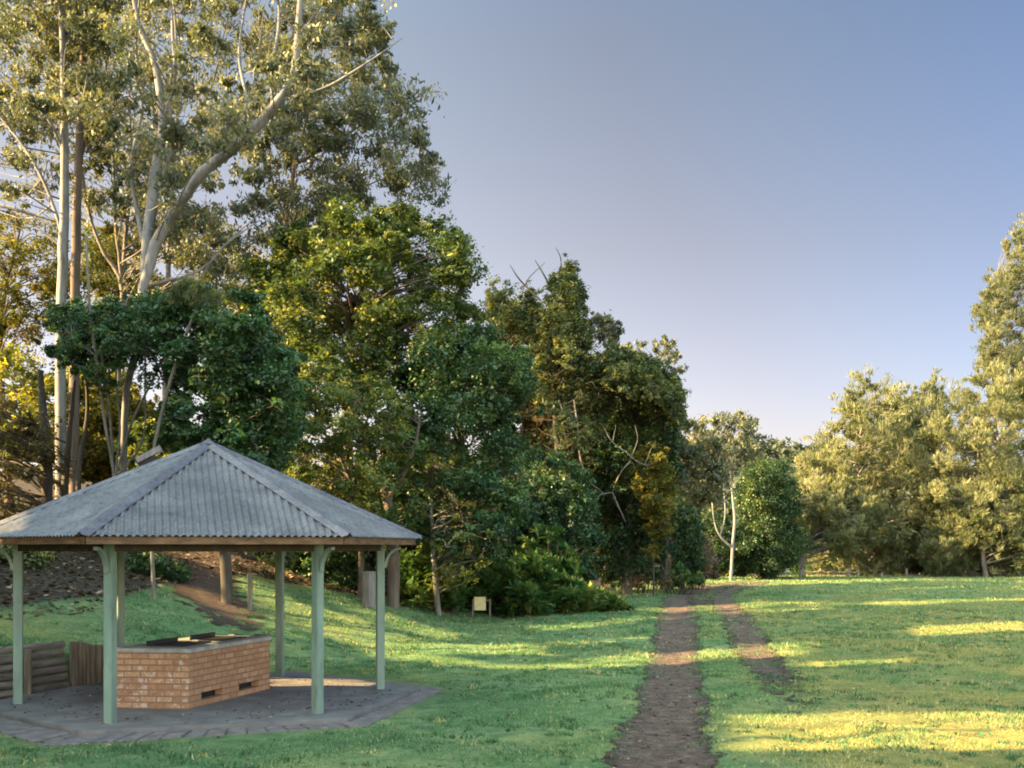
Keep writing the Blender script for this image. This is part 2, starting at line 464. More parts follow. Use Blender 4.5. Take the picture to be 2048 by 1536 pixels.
def tree(name, label, cat, poly, Y, T, r_px, n, spec, leafmat, bark, trunks=(), base=None, group=None, twigs=3, limb=.5, cull=True, branch_r=.011,
         extra=None, trunk_n=14):
    """trunks: lists of (px, py, dY, width_px); the first one reaches the ground"""
    global rng
    rng = np.random.default_rng(zlib.crc32((label + str(poly)[:24]).encode()))
    if spec is not None and n >= 20:                    # many small overlapping sprays rather than a few round balls
        k_ = spec.get('kind')
        if k_ == 'broad': r_px, n, spec = r_px * .72, int(n * 1.9), dict(spec, ns=max(4, int(spec['ns'] * .56)))
        elif k_ == 'needle': r_px, n, spec = r_px * .74, int(n * 1.8), dict(spec, ns=max(4, int(spec['ns'] * .58)))
        elif k_ == 'gum': r_px, n, spec = r_px * .76, int(n * 1.7), dict(spec, ns=max(4, int(spec['ns'] * .60)))
    Pc, Rc = clump_points(poly, Y, T, r_px, n, (spec or {}).get('bias', 0)) if spec is not None else (np.zeros((0, 3)), np.zeros(0))
    tr3 = []
    for k, t in enumerate(trunks):
        pts = np.array([[*at(px, py, Y + dy), w / F * Y / 2 * (.70 if 'gum' in name else 1)] for px, py, dy, w in t])
        tr3.append(pts)
    if not tr3:
        bx = base[0] if base else (np.mean([p[0] for p in poly]))
        X, yy = (bx - CX) / F * Y, Y
        z = float(ground_z(X, yy)); top = Pc[:, 2].max()
        h = (top - z)
        w = limb * .5
        tr3 = [np.array([[X, yy, z - .3, w], [X + rng.normal(0, .02) * h, yy, z + h * .3, w * .8], [X + rng.normal(0, .04) * h, yy + rng.normal(0, .03) * h, z + h * .6, w * .55],
                         [X + rng.normal(0, .05) * h, yy, z + h * .88, w * .2]])]
    else:
        b = tr3[0][0]; z = float(ground_z(b[0], b[1]))
        if b[2] > z - .1: tr3[0] = np.vstack([[b[0] + rng.normal(0, .05), b[1], z - .3, b[3] * 1.15], tr3[0]])
        else: tr3[0][0][2] = z - .3
    loc = (float(tr3[0][0][0]), float(tr3[0][0][1]), float(tr3[0][0][2]) + .3)
    root = empty(name, loc); tag(root, label, cat, group)
    VS, QS, nv = [], [], 0

    def put(P, R, sides, wob=0.0):
        nonlocal nv
        V, Q = tube_arrays(P, R, sides, wob); VS.append(V); QS.append(Q + nv); nv += len(V)
    samples = []
    for t in tr3:
        S = smooth_poly(t, trunk_n + 4); S[:, 3] = np.maximum(S[:, 3], .008)
        S[1:-1, :2] += rng.normal(0, .03, (len(S) - 2, 2)) * S[1:-1, 3:4] * 3
        put(S[:, :3], S[:, 3], 9, .04); samples.append(S)
    S = np.vstack(samples)
    for c, r in zip(Pc, Rc):
        dv = c - S[:, :3]; dist = np.linalg.norm(dv, axis=1)
        cost = dist + 2.0 * np.clip(-(dv[:, 2] - .25 * dist), 0, None)
        i = int(np.argmin(cost)); s = S[i]
        ln = dist[i]
        if ln > .3:
            mid = (s[:3] + c) / 2 + rng.normal(0, .09, 3) * ln + np.array([0, 0, .05 * ln])
            P = smooth_poly(np.array([s[:3], mid, c]), 7)
            r0 = min(s[3] * .6, .010 + branch_r * (.62 if 'gum' in name else 1) * ln)
            put(P, np.linspace(r0, max(.005, r0 * .16), 7), 5)
        for _ in range(twigs):
            e = c + unit(rng.normal(size=3) + np.array([0, 0, .3])) * r * rng.uniform(.7, 1.05)
            m_ = (c + e) / 2 + rng.normal(0, .08, 3) * r
            put(np.array([c, m_, e]), np.array([.020, .014, .006]) * (Y / 40) ** .5, 3)
    for ex in (extra or []):
        E_ = smooth_poly(np.array([[*at(px, py, Y + dy), w / F * Y / 2] for px, py, dy, w in ex]), 14)
        put(E_[:, :3], np.maximum(E_[:, 3], .006), 6)
    V = np.concatenate(VS) - np.array(loc)
    np_mesh('trunk', V, quads=np.concatenate(QS), mat=bark, parent=root, smooth=True)
    if spec is not None: make_crown('crown', Pc, Rc, spec, leafmat, root, cull=cull)
    return root


def shrub(name, label, poly, Y, T, r_px, n, spec, leafmat, group=None, cat='shrub', drop=True):
    global rng
    rng = np.random.default_rng(zlib.crc32((label + str(poly)[:24]).encode()))
    Pc, Rc = clump_points(poly, Y, T, r_px, n)
    if drop:                                            # sit on the ground
        gz = ground_z(Pc[:, 0], Pc[:, 1]); Pc[:, 2] = np.maximum(Pc[:, 2], gz + Rc * .3)
    bx, by = Pc[:, 0].mean(), Pc[:, 1].mean(); bz = float(ground_z(bx, by))
    root = empty(name, (float(bx), float(by), bz)); tag(root, label, cat, group)
    VS, QS, nv = [], [], 0
    for c in Pc:
        b = np.array([bx + (c[0] - bx) * .55, by + (c[1] - by) * .55, 0]); b[2] = ground_z(b[0], b[1]) - .05
        P = smooth_poly(np.array([b, (b + c) / 2 + rng.normal(0, .06, 3), c]), 5)
        V, Q = tube_arrays(P, np.linspace(.02, .006, 5), 4); VS.append(V); QS.append(Q + nv); nv += len(V)
    np_mesh('stem', np.concatenate(VS) - np.array(root.location), quads=np.concatenate(QS), mat=M['dark_bark'], parent=root)
    make_crown('foliage', Pc, Rc, spec, leafmat, root)
    return root


# ================================================================== GROUND
def spaced(segs):
    out = [segs[0][0]]
    for a, b, s0, s1 in segs:
        x = a
        n = max(1, int(round((b - a) / ((s0 + s1) / 2))))
        w = np.linspace(s0, s1, n); w = w / w.sum() * (b - a)
        out += list(a + np.cumsum(w))
    return np.array(out)


gx = spaced([(-400, -60, 30, 6), (-60, -12, 3, .3), (-12, 8, .11, .11), (8, 30, .2, .6), (30, 80, 1, 6), (80, 600, 8, 60)])
gy = spaced([(-40, 9, 6, .5), (9, 26, .11, .12), (26, 50, .16, .4), (50, 110, .5, 1.2), (110, 700, 4, 60)])
GX, GY = np.meshgrid(gx, gy, indexing='ij')
GZ = ground_z(GX, GY)
nx, ny = len(gx), len(gy)
ii = (np.arange(nx - 1)[:, None] * ny + np.arange(ny - 1)[None, :])
Q = np.stack([ii, ii + ny, ii + ny + 1, ii + 1], -1).reshape(-1, 4)
D = toe_dist(GX, GY)
# leaf litter under the trees, off the mown bank
edge = litter_edge(GX, GY)
lit_n = .5 * np.sin(GX * 1.3 + GY * .7) + .4 * np.sin(GX * .5 - GY * 1.1 + 2)
LIT = sstep(-.6, .9, D - edge + lit_n * .8)
FAR = sstep(88, 96, GY - .12 * GX)
LIT = np.maximum(LIT, FAR)


def dry_sun_tone(x, y):
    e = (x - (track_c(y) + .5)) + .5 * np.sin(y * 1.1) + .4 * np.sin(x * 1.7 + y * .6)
    return np.clip((.75 + .25 * (1 - sstep(15, 19, y))) * sstep(-.5, 2.5, e) * (1 - .5 * sstep(25, 60, y)) + .25 * np.sin(x * .9 + 1.3 * np.sin(y * .7)) * np.sin(y * .5 + 1), 0, 1)  # drier grass right of the rut; near boost paints in sun patch brightness


def ground_mat():
    m, nt, out = new_mat('lawn')
    v = objco(nt)
    n1 = noise(nt, .35, 5, .65, v, .6); n2 = noise(nt, 3.2, 6, .75, v, .4); n3 = noise(nt, 24, 5, .75, v)
    r1 = ramp(nt, [(.3, (.068, .120, .052)), (.5, (.142, .212, .090)), (.7, (.24, .288, .128))]); nt.links.new(n2.outputs['Fac'], r1.inputs['Fac'])
    r2 = ramp(nt, [(.35, (.62, .80, .74)), (.52, (1, 1, 1)), (.68, (1.45, 1.18, .95))]); nt.links.new(n1.outputs['Fac'], r2.inputs['Fac'])
    c = mixc(nt, 1.0, r1.outputs['Color'], r2.outputs['Color'], 'MULTIPLY')
    r3 = ramp(nt, [(.25, (.42, .42, .42)), (.5, (1, 1, 1)), (.8, (1.45, 1.4, 1.2))]); nt.links.new(n3.outputs['Fac'], r3.inputs['Fac'])
    c = mixc(nt, 1.0, c, r3.outputs['Color'], 'MULTIPLY')
    # worn brown spots
    n4 = noise(nt, 1.1, 6, .7, v, .8); r4 = ramp(nt, [(.60, (0, 0, 0)), (.74, (1, 1, 1))]); nt.links.new(n4.outputs['Fac'], r4.inputs['Fac'])
    k = N(nt, 'ShaderNodeMath', operation='MULTIPLY'); k.inputs[1].default_value = .55; nt.links.new(r4.outputs['Color'], k.inputs[0])
    c = mixc(nt, k.outputs[0], c, (.16, .135, .070))
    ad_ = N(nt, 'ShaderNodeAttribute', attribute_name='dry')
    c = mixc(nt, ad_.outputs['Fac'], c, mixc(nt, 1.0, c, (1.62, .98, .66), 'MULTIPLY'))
    # leaf litter
    n5 = noise(nt, 9, 6, .8, v); r5 = ramp(nt, [(.32, (.014, .012, .009)), (.5, (.050, .038, .028)), (.62, (.13, .098, .072)), (.74, (.28, .21, .155))])
    nt.links.new(n5.outputs['Fac'], r5.inputs['Fac'])
    at_ = N(nt, 'ShaderNodeAttribute', attribute_name='litter')
    s = N(nt, 'ShaderNodeMath', operation='ADD'); nt.links.new(at_.outputs['Fac'], s.inputs[0])
    q = N(nt, 'ShaderNodeMath', operation='MULTIPLY_ADD'); q.inputs[1].default_value = 1.1; q.inputs[2].default_value = -.55
    nt.links.new(n2.outputs['Fac'], q.inputs[0]); nt.links.new(q.outputs[0], s.inputs[1])
    rl = ramp(nt, [(.35, (0, 0, 0)), (.65, (1, 1, 1))]); nt.links.new(s.outputs[0], rl.inputs['Fac'])
    c = mixc(nt, rl.outputs['Color'], c, r5.outputs['Color'])
    p = N(nt, 'ShaderNodeBsdfPrincipled'); p.inputs['Roughness'].default_value = .9; p.inputs['Specular IOR Level'].default_value = .2
    nt.links.new(c, p.inputs['Base Color'])
    ad = N(nt, 'ShaderNodeMath', operation='ADD'); nt.links.new(n2.outputs['Fac'], ad.inputs[0]); nt.links.new(n3.outputs['Fac'], ad.inputs[1])
    b = N(nt, 'ShaderNodeBump'); b.inputs['Strength'].default_value = .8; b.inputs['Distance'].default_value = .05
    nt.links.new(ad.outputs[0], b.inputs['Height']); nt.links.new(b.outputs[0], p.inputs['Normal'])
    nt.links.new(p.outputs[0], out.inputs['Surface'])
    return m


g = np_mesh('ground', np.stack([GX, GY, GZ], -1).reshape(-1, 3), quads=Q, mat=ground_mat(), vert_attr={'litter': LIT.ravel(), 'dry': dry_sun_tone(GX, GY).ravel()}, smooth=True)
tag(g, 'mown lawn rising into a leaf littered bank under the trees', 'ground', kind='structure')


# ---- dirt wheel track and foot path: thin sheets with ragged worn edges
def dirt_mat(name, cols, thr=.0):
    m, nt, out = new_mat(name)
    v = objco(nt)
    n1 = noise(nt, 5, 6, .75, v, .3); n2 = noise(nt, 40, 4, .8, v); n3 = noise(nt, 2.2, 6, .72, v, .5)
    r = ramp(nt, cols); nt.links.new(n1.outputs['Fac'], r.inputs['Fac'])
    r2 = ramp(nt, [(.3, (.55, .55, .55)), (.52, (1, 1, 1)), (.72, (1.7, 1.65, 1.6))]); nt.links.new(n2.outputs['Fac'], r2.inputs['Fac'])
    c = mixc(nt, 1.0, r.outputs['Color'], r2.outputs['Color'], 'MULTIPLY')
    p = N(nt, 'ShaderNodeBsdfPrincipled'); p.inputs['Roughness'].default_value = .95; p.inputs['Specular IOR Level'].default_value = .2
    nt.links.new(c, p.inputs['Base Color'])
    ad = N(nt, 'ShaderNodeMath', operation='ADD'); nt.links.new(n1.outputs['Fac'], ad.inputs[0]); nt.links.new(n2.outputs['Fac'], ad.inputs[1])
    b = N(nt, 'ShaderNodeBump'); b.inputs['Strength'].default_value = 1.0; b.inputs['Distance'].default_value = .05
    nt.links.new(ad.outputs[0], b.inputs['Height']); nt.links.new(b.outputs[0], p.inputs['Normal'])
    e = N(nt, 'ShaderNodeAttribute', attribute_name='edge')
    re_ = ramp(nt, [(.25, (.50, .48, .47)), (.75, (.92, .92, .92)), (1.0, (1.2, 1.16, 1.12))]); nt.links.new(e.outputs['Fac'], re_.inputs['Fac'])  # dark rim puts the sunken rut's shade into the colour, centre lightened
    c = mixc(nt, 1.0, c, re_.outputs['Color'], 'MULTIPLY'); nt.links.new(c, p.inputs['Base Color'])
    s = N(nt, 'ShaderNodeMath', operation='MULTIPLY_ADD'); s.inputs[1].default_value = 2.6; s.inputs[2].default_value = -1.3
    nt.links.new(n3.outputs['Fac'], s.inputs[0])
    s2 = N(nt, 'ShaderNodeMath', operation='ADD'); nt.links.new(s.outputs[0], s2.inputs[0]); nt.links.new(e.outputs['Fac'], s2.inputs[1])
    ra = ramp(nt, [(.44, (0, 0, 0)), (.56, (1, 1, 1))]); nt.links.new(s2.outputs[0], ra.inputs['Fac'])
    t = N(nt, 'ShaderNodeBsdfTransparent'); mx = N(nt, 'ShaderNodeMixShader')
    nt.links.new(ra.outputs['Color'], mx.inputs[0]); nt.links.new(t.outputs[0], mx.inputs[1]); nt.links.new(p.outputs[0], mx.inputs[2])
    nt.links.new(mx.outputs[0], out.inputs['Surface'])
    return m


def strip(name, centre, half, edge_f, ys, mat, lift=.012, nu=15):
    """ribbon over the ground: centre(y) -> x, half width, edge strength"""
    V, E = [], []
    us = np.linspace(-1, 1, nu)
    for y in ys:
        c, h, e = centre(y), half(y), edge_f(y)
        for u in us:
            x = c + u * h; V.append((x, y, float(ground_z(x, y)) + lift)); E.append(e * (1 - abs(u) ** 2.0) * 1.35)
    n = len(ys); i = np.arange(n - 1)[:, None] * nu + np.arange(nu - 1)[None, :]
    Q = np.stack([i, i + 1, i + nu + 1, i + nu], -1).reshape(-1, 4)
    return np_mesh(name, V, quads=Q, mat=mat, vert_attr={'edge': E}, smooth=True)


DIRT = dirt_mat('track_dirt', [(.25, (.046, .033, .028)), (.5, (.13, .092, .074)), (.72, (.27, .20, .16))])
tys = spaced([(9.2, 30, .14, .2), (30, 78, .25, .6)])
tk = strip('dirt_track', lambda y: float(track_c(y)) + .06 * math.sin(y * 1.7), lambda y: float(np.interp(y, [9, 12, 16, 24, 37, 70], [.80, .74, .64, .66, .85, .95])), lambda y: 1.0 * float(1 - sstep(70, 78, y)), tys, DIRT)
tag(tk, 'left wheel rut of bare brown dirt, the wider and longer one', 'dirt track', kind='structure')
tk2 = strip('dirt_track', lambda y: float(track_c(y)) + 1.85 + .05 * math.sin(y * 1.3 + 1), lambda y: float(np.interp(y, [9, 16, 24, 70], [.62, .62, .62, .85])),
            lambda y: float(np.interp(y, [10, 14, 17, 21, 26, 50, 68, 76], [0, .08, .30, .62, .8, .85, .85, 0])), tys, DIRT, lift=.016)
tag(tk2, 'right wheel rut of bare brown dirt that fades into the lawn', 'dirt track', kind='structure')
mid = strip('dirt_track', lambda y: float(track_c(y)) + .92, lambda y: .75, lambda y: float(np.interp(y, [38, 46, 64, 74], [0, .62, .75, 0])), tys[tys > 36], DIRT, lift=.02)
tag(mid, 'worn middle of the track far off where both ruts join', 'dirt track', kind='structure')

pp = np.array([ground_hit(*q) for q in [(545, 1292), (505, 1262), (462, 1235), (425, 1200), (405, 1165), (415, 1135), (432, 1112)]])
pp = np.vstack([pp, pp[-1] + np.array([1.2, 8, 0])])
PS = smooth_poly(pp, 60); V, E = [], []
us = np.linspace(-1, 1, 13)
for k, p in enumerate(PS):
    t = PS[min(k + 1, 59)] - PS[max(k - 1, 0)]; n_ = np.array([-t[1], t[0]]) / (np.hypot(t[0], t[1]) + 1e-9)
    n_ = n_ if n_[0] > 0 else -n_
    h = np.interp(k, [0, 20, 45, 60], [.7, 1.25, 1.15, .9])
    for u in us:
        x, y = p[0] + n_[0] * u * h, p[1] + n_[1] * u * h
        V.append((x, y, float(ground_z(x, y)) + .02)); E.append((1 - abs(u) ** 2) * np.interp(k, [0, 8, 25, 60], [.15, .5, .85, 1.1]))
i = np.arange(59)[:, None] * 13 + np.arange(12)[None, :]
pa = np_mesh('foot_path', V, quads=np.stack([i, i + 1, i + 14, i + 13], -1).reshape(-1, 4), vert_attr={'edge': E}, smooth=True,
             mat=dirt_mat('path_dirt', [(.25, (.055, .036, .028)), (.5, (.12, .082, .062)), (.75, (.22, .155, .12))]))
tag(pa, 'bare brown foot path climbing the bank behind the shelter', 'foot path', kind='structure')

# ---- grass blades
def scatter_grass(name, y0, y1, per_m2, h0, w0, label):
    n = int(per_m2 * .5 * (y1 ** 2 - y0 ** 2) * 1.36)
    y = np.sqrt(rng.uniform(y0 ** 2, y1 ** 2, n)); u = rng.uniform(-300, 2600, n)
    x = (u - CX) / F * y
    d = toe_dist(x, y)
    e = litter_edge(x, y)
    keep = (d < e - .3 + rng.normal(0, .5, n))
    keep &= (y - .12 * x) < 88
    keep &= np.hypot(x + 4.585, y - 16.6) > 3.75 + rng.normal(0, .05, n)
    fr = np.hypot(x + 5.4, y - 12.9) > .35
    keep &= fr
    lc = track_c(y)
    hw = np.interp(y, [9, 12, 16, 24, 37, 70], [.64, .60, .50, .50, .58, .64])
    patch = .22 * np.sin(y * 2.3 + x * 1.1) + .16 * np.sin(y * 5.1 - x * 2.0)
    r_l = np.abs(x - lc - .06 * np.sin(y * 1.7)) < hw * (1 + patch) - rng.exponential(.13, n)
    r_r = (np.abs(x - lc - 1.85) < .34 * (1 + patch) - rng.exponential(.06, n)) & (rng.uniform(size=n) < np.interp(y, [13, 16, 20, 26, 80], [.05, .35, .75, .92, .92]))
    keep &= ~r_l & ~r_r
    pd = np.min(np.hypot(x[:, None] - PS[None, ::3, 0], y[:, None] - PS[None, ::3, 1]), axis=1) if y1 > 18 else np.full(n, 9.)
    keep &= pd > 1.0
    keep &= ~((d > -.05) & (d < .2) & (y < 19.5))
    # clumpy density
    cl = np.sin(x * 2.1 + 1.7 * np.sin(y * 1.3)) + np.sin(y * 2.6 + 1.4 * np.sin(x * 1.9 + 2)) + .8 * np.sin(x * 5.3 - y * 4.1)
    keep &= rng.uniform(size=n) < .52 + .26 * cl
    x, y, cl = x[keep], y[keep], cl[keep]; n = len(x)
    z = ground_z(x, y) - .004
    h = h0 * rng.uniform(.5, 1.4, n) * (1 + .16 * cl); w = w0 * rng.uniform(.7, 1.4, n)
    th = rng.uniform(0, 2 * PI, n); lean = rng.normal(0, .55, (n, 2)) * h[:, None]
    B = np.stack([x, y, z], 1); s = np.stack([np.cos(th), np.sin(th), 0 * th], 1) * w[:, None] / 2
    tip = B + np.stack([lean[:, 0], lean[:, 1], h], 1)
    V = np.stack([B - s, B + s, tip], 1).reshape(-1, 3)
    big = np.sin(x * .45 + 1.1 * np.sin(y * .3)) + np.sin(y * .5 + x * .23)
    mot = np.sin(x * 1.15 + 2.1 * np.sin(y * .55 + .4)) * np.sin(y * .85 + 1.6 * np.sin(x * .62))
    tone = np.clip(.36 + .07 * big + .13 * mot - .06 * cl + .46 * dry_sun_tone(x, y) + rng.normal(0, .17, n), 0, .95)
    tone = np.where(rng.uniform(size=n) < .045 + .03 * (big > .7), rng.uniform(.9, 1, n), tone)
    o = np_mesh(name, V, tris=np.arange(n * 3).reshape(-1, 3), mat=M['grass_blade'], face_attr={'tone': tone})
    tag(o, label, 'grass', kind='stuff')


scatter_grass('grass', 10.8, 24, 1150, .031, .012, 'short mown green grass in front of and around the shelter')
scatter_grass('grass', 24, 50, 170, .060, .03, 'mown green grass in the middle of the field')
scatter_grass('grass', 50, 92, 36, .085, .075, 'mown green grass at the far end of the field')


def scatter_tufts(n, y0, y1, label):
    cy_ = np.sqrt(rng.uniform(y0 ** 2, y1 ** 2, n)); cx_ = (rng.uniform(-300, 2600, n) - CX) / F * cy_
    k = (toe_dist(cx_, cy_) < 4) & (np.hypot(cx_ + 4.585, cy_ - 16.6) > 3.8) & (np.abs(cx_ - track_c(cy_)) > .42)
    w_ = np.sin(cx_ * 1.4 + np.sin(cy_ * 1.1) * 2) + np.sin(cy_ * 1.9 + cx_ * .4)
    k &= rng.uniform(size=n) < .45 + .3 * w_
    cx_, cy_ = cx_[k], cy_[k]; n = len(cx_); nb = 16
    R_ = rng.uniform(.03, .10, n)
    x = np.repeat(cx_, nb) + rng.normal(size=n * nb) * np.repeat(R_, nb); y = np.repeat(cy_, nb) + rng.normal(size=n * nb) * np.repeat(R_, nb)
    m = n * nb; h = np.repeat(rng.uniform(.03, .075, n), nb) * rng.uniform(.5, 1.3, m); th = rng.uniform(0, 2 * PI, m)
    B = np.stack([x, y, ground_z(x, y) - .004], 1); sd_ = np.stack([np.cos(th), np.sin(th), 0 * th], 1) * rng.uniform(.006, .016, m)[:, None]
    tip = B + np.stack([rng.normal(0, .5, m) * h, rng.normal(0, .5, m) * h, h], 1)
    V = np.stack([B - sd_, B + sd_, tip], 1).reshape(-1, 3)
    tone = np.clip(np.repeat(rng.choice([.05, .18, .3, .93], n, p=[.52, .26, .14, .08]), nb) + rng.normal(0, .08, m), 0, 1)
    o = np_mesh('grass_tufts', V, tris=np.arange(m * 3).reshape(-1, 3), mat=M['grass_blade'], face_attr={'tone': tone}); tag(o, label, 'grass', kind='stuff')


scatter_tufts(14500, 10.8, 38, 'darker rougher tufts and weeds standing in the lawn')


def scatter_debris(name, n, y0, y1, size, label, sel, stops, zc=None):
    y = np.sqrt(rng.uniform(y0 ** 2, y1 ** 2, n)); x = (rng.uniform(-300, 2600, n) - CX) / F * y
    k = sel(x, y); x, y = x[k], y[k]; n = len(x)
    C = np.stack([x, y, ground_z(x, y) + .022 if zc is None else np.full(n, zc)], 1)
    th = rng.uniform(0, 2 * PI, n); ax = unit(np.stack([np.cos(th), np.sin(th), rng.normal(0, .25, n)], 1))
    nr = unit(rng.normal(0, .35, (n, 3)) + np.array([0, 0, 1.0]))
    L = size * np.exp(rng.normal(0, .32, n))
    V, Q = leaf_quads(C, ax, nr, L, L * rng.uniform(.3, .75, n))
    o = np_mesh(name, V, quads=Q, mat=leaf_mat(name, stops, .1, .02), face_attr={'tone': rng.uniform(0, 1, n)})
    tag(o, label, 'fallen leaves', kind='stuff')


BROWNS = [(0, (.025, .018, .012)), (.5, (.10, .066, .04)), (.8, (.22, .15, .09)), (1, (.40, .32, .22))]
on_track = lambda x, y: (np.abs(x - track_c(y)) < .62) | ((np.abs(x - track_c(y) - 1.85) < .55) & (y > 15))
on_floor = lambda x, y: np.hypot(x + 4.585, y - 16.6) < 3.5
scatter_debris('fallen_leaves', 9000, 11, 45, .055, 'brown leaves and bark bits scattered over the mown lawn', lambda x, y: (toe_dist(x, y) < 3) & ~on_floor(x, y) & ~on_track(x, y), BROWNS)
scatter_debris('fallen_leaves', 26000, 11, 30, .045, 'pebbles and leaf crumbs strewn along the dirt track', on_track, [(0, (.025, .019, .016)), (.5, (.085, .062, .050)), (.85, (.17, .13, .105)), (1, (.28, .235, .195))])
scatter_debris('fallen_leaves', 6500, 13, 20.5, .045, 'dry leaves blown onto the shelter floor', lambda x, y: (np.hypot(x + 4.585, y - 16.6) < 2.75) & ~((x > -5.75) & (x < -3.7) & (y > 15.1) & (y < 17.6)), BROWNS, .068)
scatter_debris('fallen_leaves', 60000, 15, 45, .13, 'thick brown leaf litter lying on the bank under the trees',
               lambda x, y: (toe_dist(x, y) > litter_edge(x, y) - .6) & (toe_dist(x, y) < 16), BROWNS)

# ================================================================== SHELTER
HC = np.array([-4.585, 16.6]); HA = math.radians(198.2)
EAVE_R, EAVE_Z, APEX_Z, POST_R = 3.25, 2.46, 3.87, 2.63


def hexpt(i, R, z=None):
    a = HA + i * PI / 3
    p = (HC[0] + R * math.cos(a), HC[1] + R * math.sin(a))
    return p if z is None else (*p, z)


M['post_paint'] = simple_mat('post_paint', [(.25, (.088, .120, .095)), (.42, (.135, .198, .160)), (.58, (.165, .24, .195)), (.78, (.24, .30, .245))], 6, .55, (1, 1, .3), .12, 40)
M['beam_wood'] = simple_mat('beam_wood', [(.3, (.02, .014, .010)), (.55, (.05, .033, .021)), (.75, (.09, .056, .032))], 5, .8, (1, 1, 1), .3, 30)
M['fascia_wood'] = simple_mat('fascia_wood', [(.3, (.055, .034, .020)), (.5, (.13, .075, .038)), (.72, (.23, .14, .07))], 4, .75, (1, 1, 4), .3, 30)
M['concrete'] = simple_mat('concrete', [(.22, (.075, .066, .066)), (.42, (.125, .112, .112)), (.58, (.165, .15, .148)), (.78, (.24, .215, .205))], 2.6, .9, (1, 1, 1), .35, 55, detail=8)
M['capping'] = simple_mat('capping', [(.25, (.16, .16, .15)), (.5, (.30, .30, .28)), (.75, (.42, .41, .38))], 5, .85, (1, 1, 1), .25, 60, detail=8)
M['steel_dark'] = simple_mat('steel_dark', [(.3, (.010, .010, .011)), (.6, (.028, .027, .027)), (.8, (.06, .045, .035))], 8, .55, (1, 1, 1), .1, 40, metal=.4)
M['log_wood'] = simple_mat('log_wood', [(.25, (.045, .040, .034)), (.5, (.155, .138, .115)), (.75, (.30, .27, .235))], 4, .9, (1, .35, 3), .6, 16)
M['post_wood'] = simple_mat('post_wood', [(.25, (.05, .045, .032)), (.5, (.15, .125, .09)), (.75, (.27, .24, .18))], 5, .9, (3, 3, .3), .5, 20)


def metal_mat(name, cols, rough=.5):
    m, nt, out = new_mat(name)
    v = objco(nt); n1 = noise(nt, 1.6, 7, .7, v, .4); n2 = noise(nt, 18, 4, .7, objco(nt, (1, 1, .12)))
    r = ramp(nt, cols); nt.links.new(n1.outputs['Fac'], r.inputs['Fac'])
    r2 = ramp(nt, [(.3, (.55, .55, .57)), (.52, (1, 1, 1)), (.75, (1.25, 1.24, 1.22))]); nt.links.new(n2.outputs['Fac'], r2.inputs['Fac'])
    c = mixc(nt, 1.0, r.outputs['Color'], r2.outputs['Color'], 'MULTIPLY')
    p = N(nt, 'ShaderNodeBsdfPrincipled'); p.inputs['Roughness'].default_value = rough; p.inputs['Metallic'].default_value = .35
    nt.links.new(c, p.inputs['Base Color']); nt.links.new(p.outputs[0], out.inputs['Surface'])
    return m


M['zinc'] = metal_mat('zinc', [(.28, (.098, .090, .096)), (.45, (.152, .143, .150)), (.6, (.20, .188, .192)), (.75, (.25, .228, .222))])
M['zinc_cap'] = metal_mat('zinc_cap', [(.28, (.085, .075, .092)), (.48, (.138, .128, .148)), (.62, (.18, .17, .19)), (.75, (.14, .105, .142))])

sh = empty('picnic_shelter', (HC[0], HC[1], 0.06))
tag(sh, 'open hexagonal shelter with corrugated grey metal roof on green posts', 'shelter')
SHO = np.array([HC[0], HC[1], 0.06])


def fix(o, root_loc):
    """shift mesh data so that the part sits right under its parent"""
    o.data.transform(Matrix.Translation(-Vector(root_loc))); return o


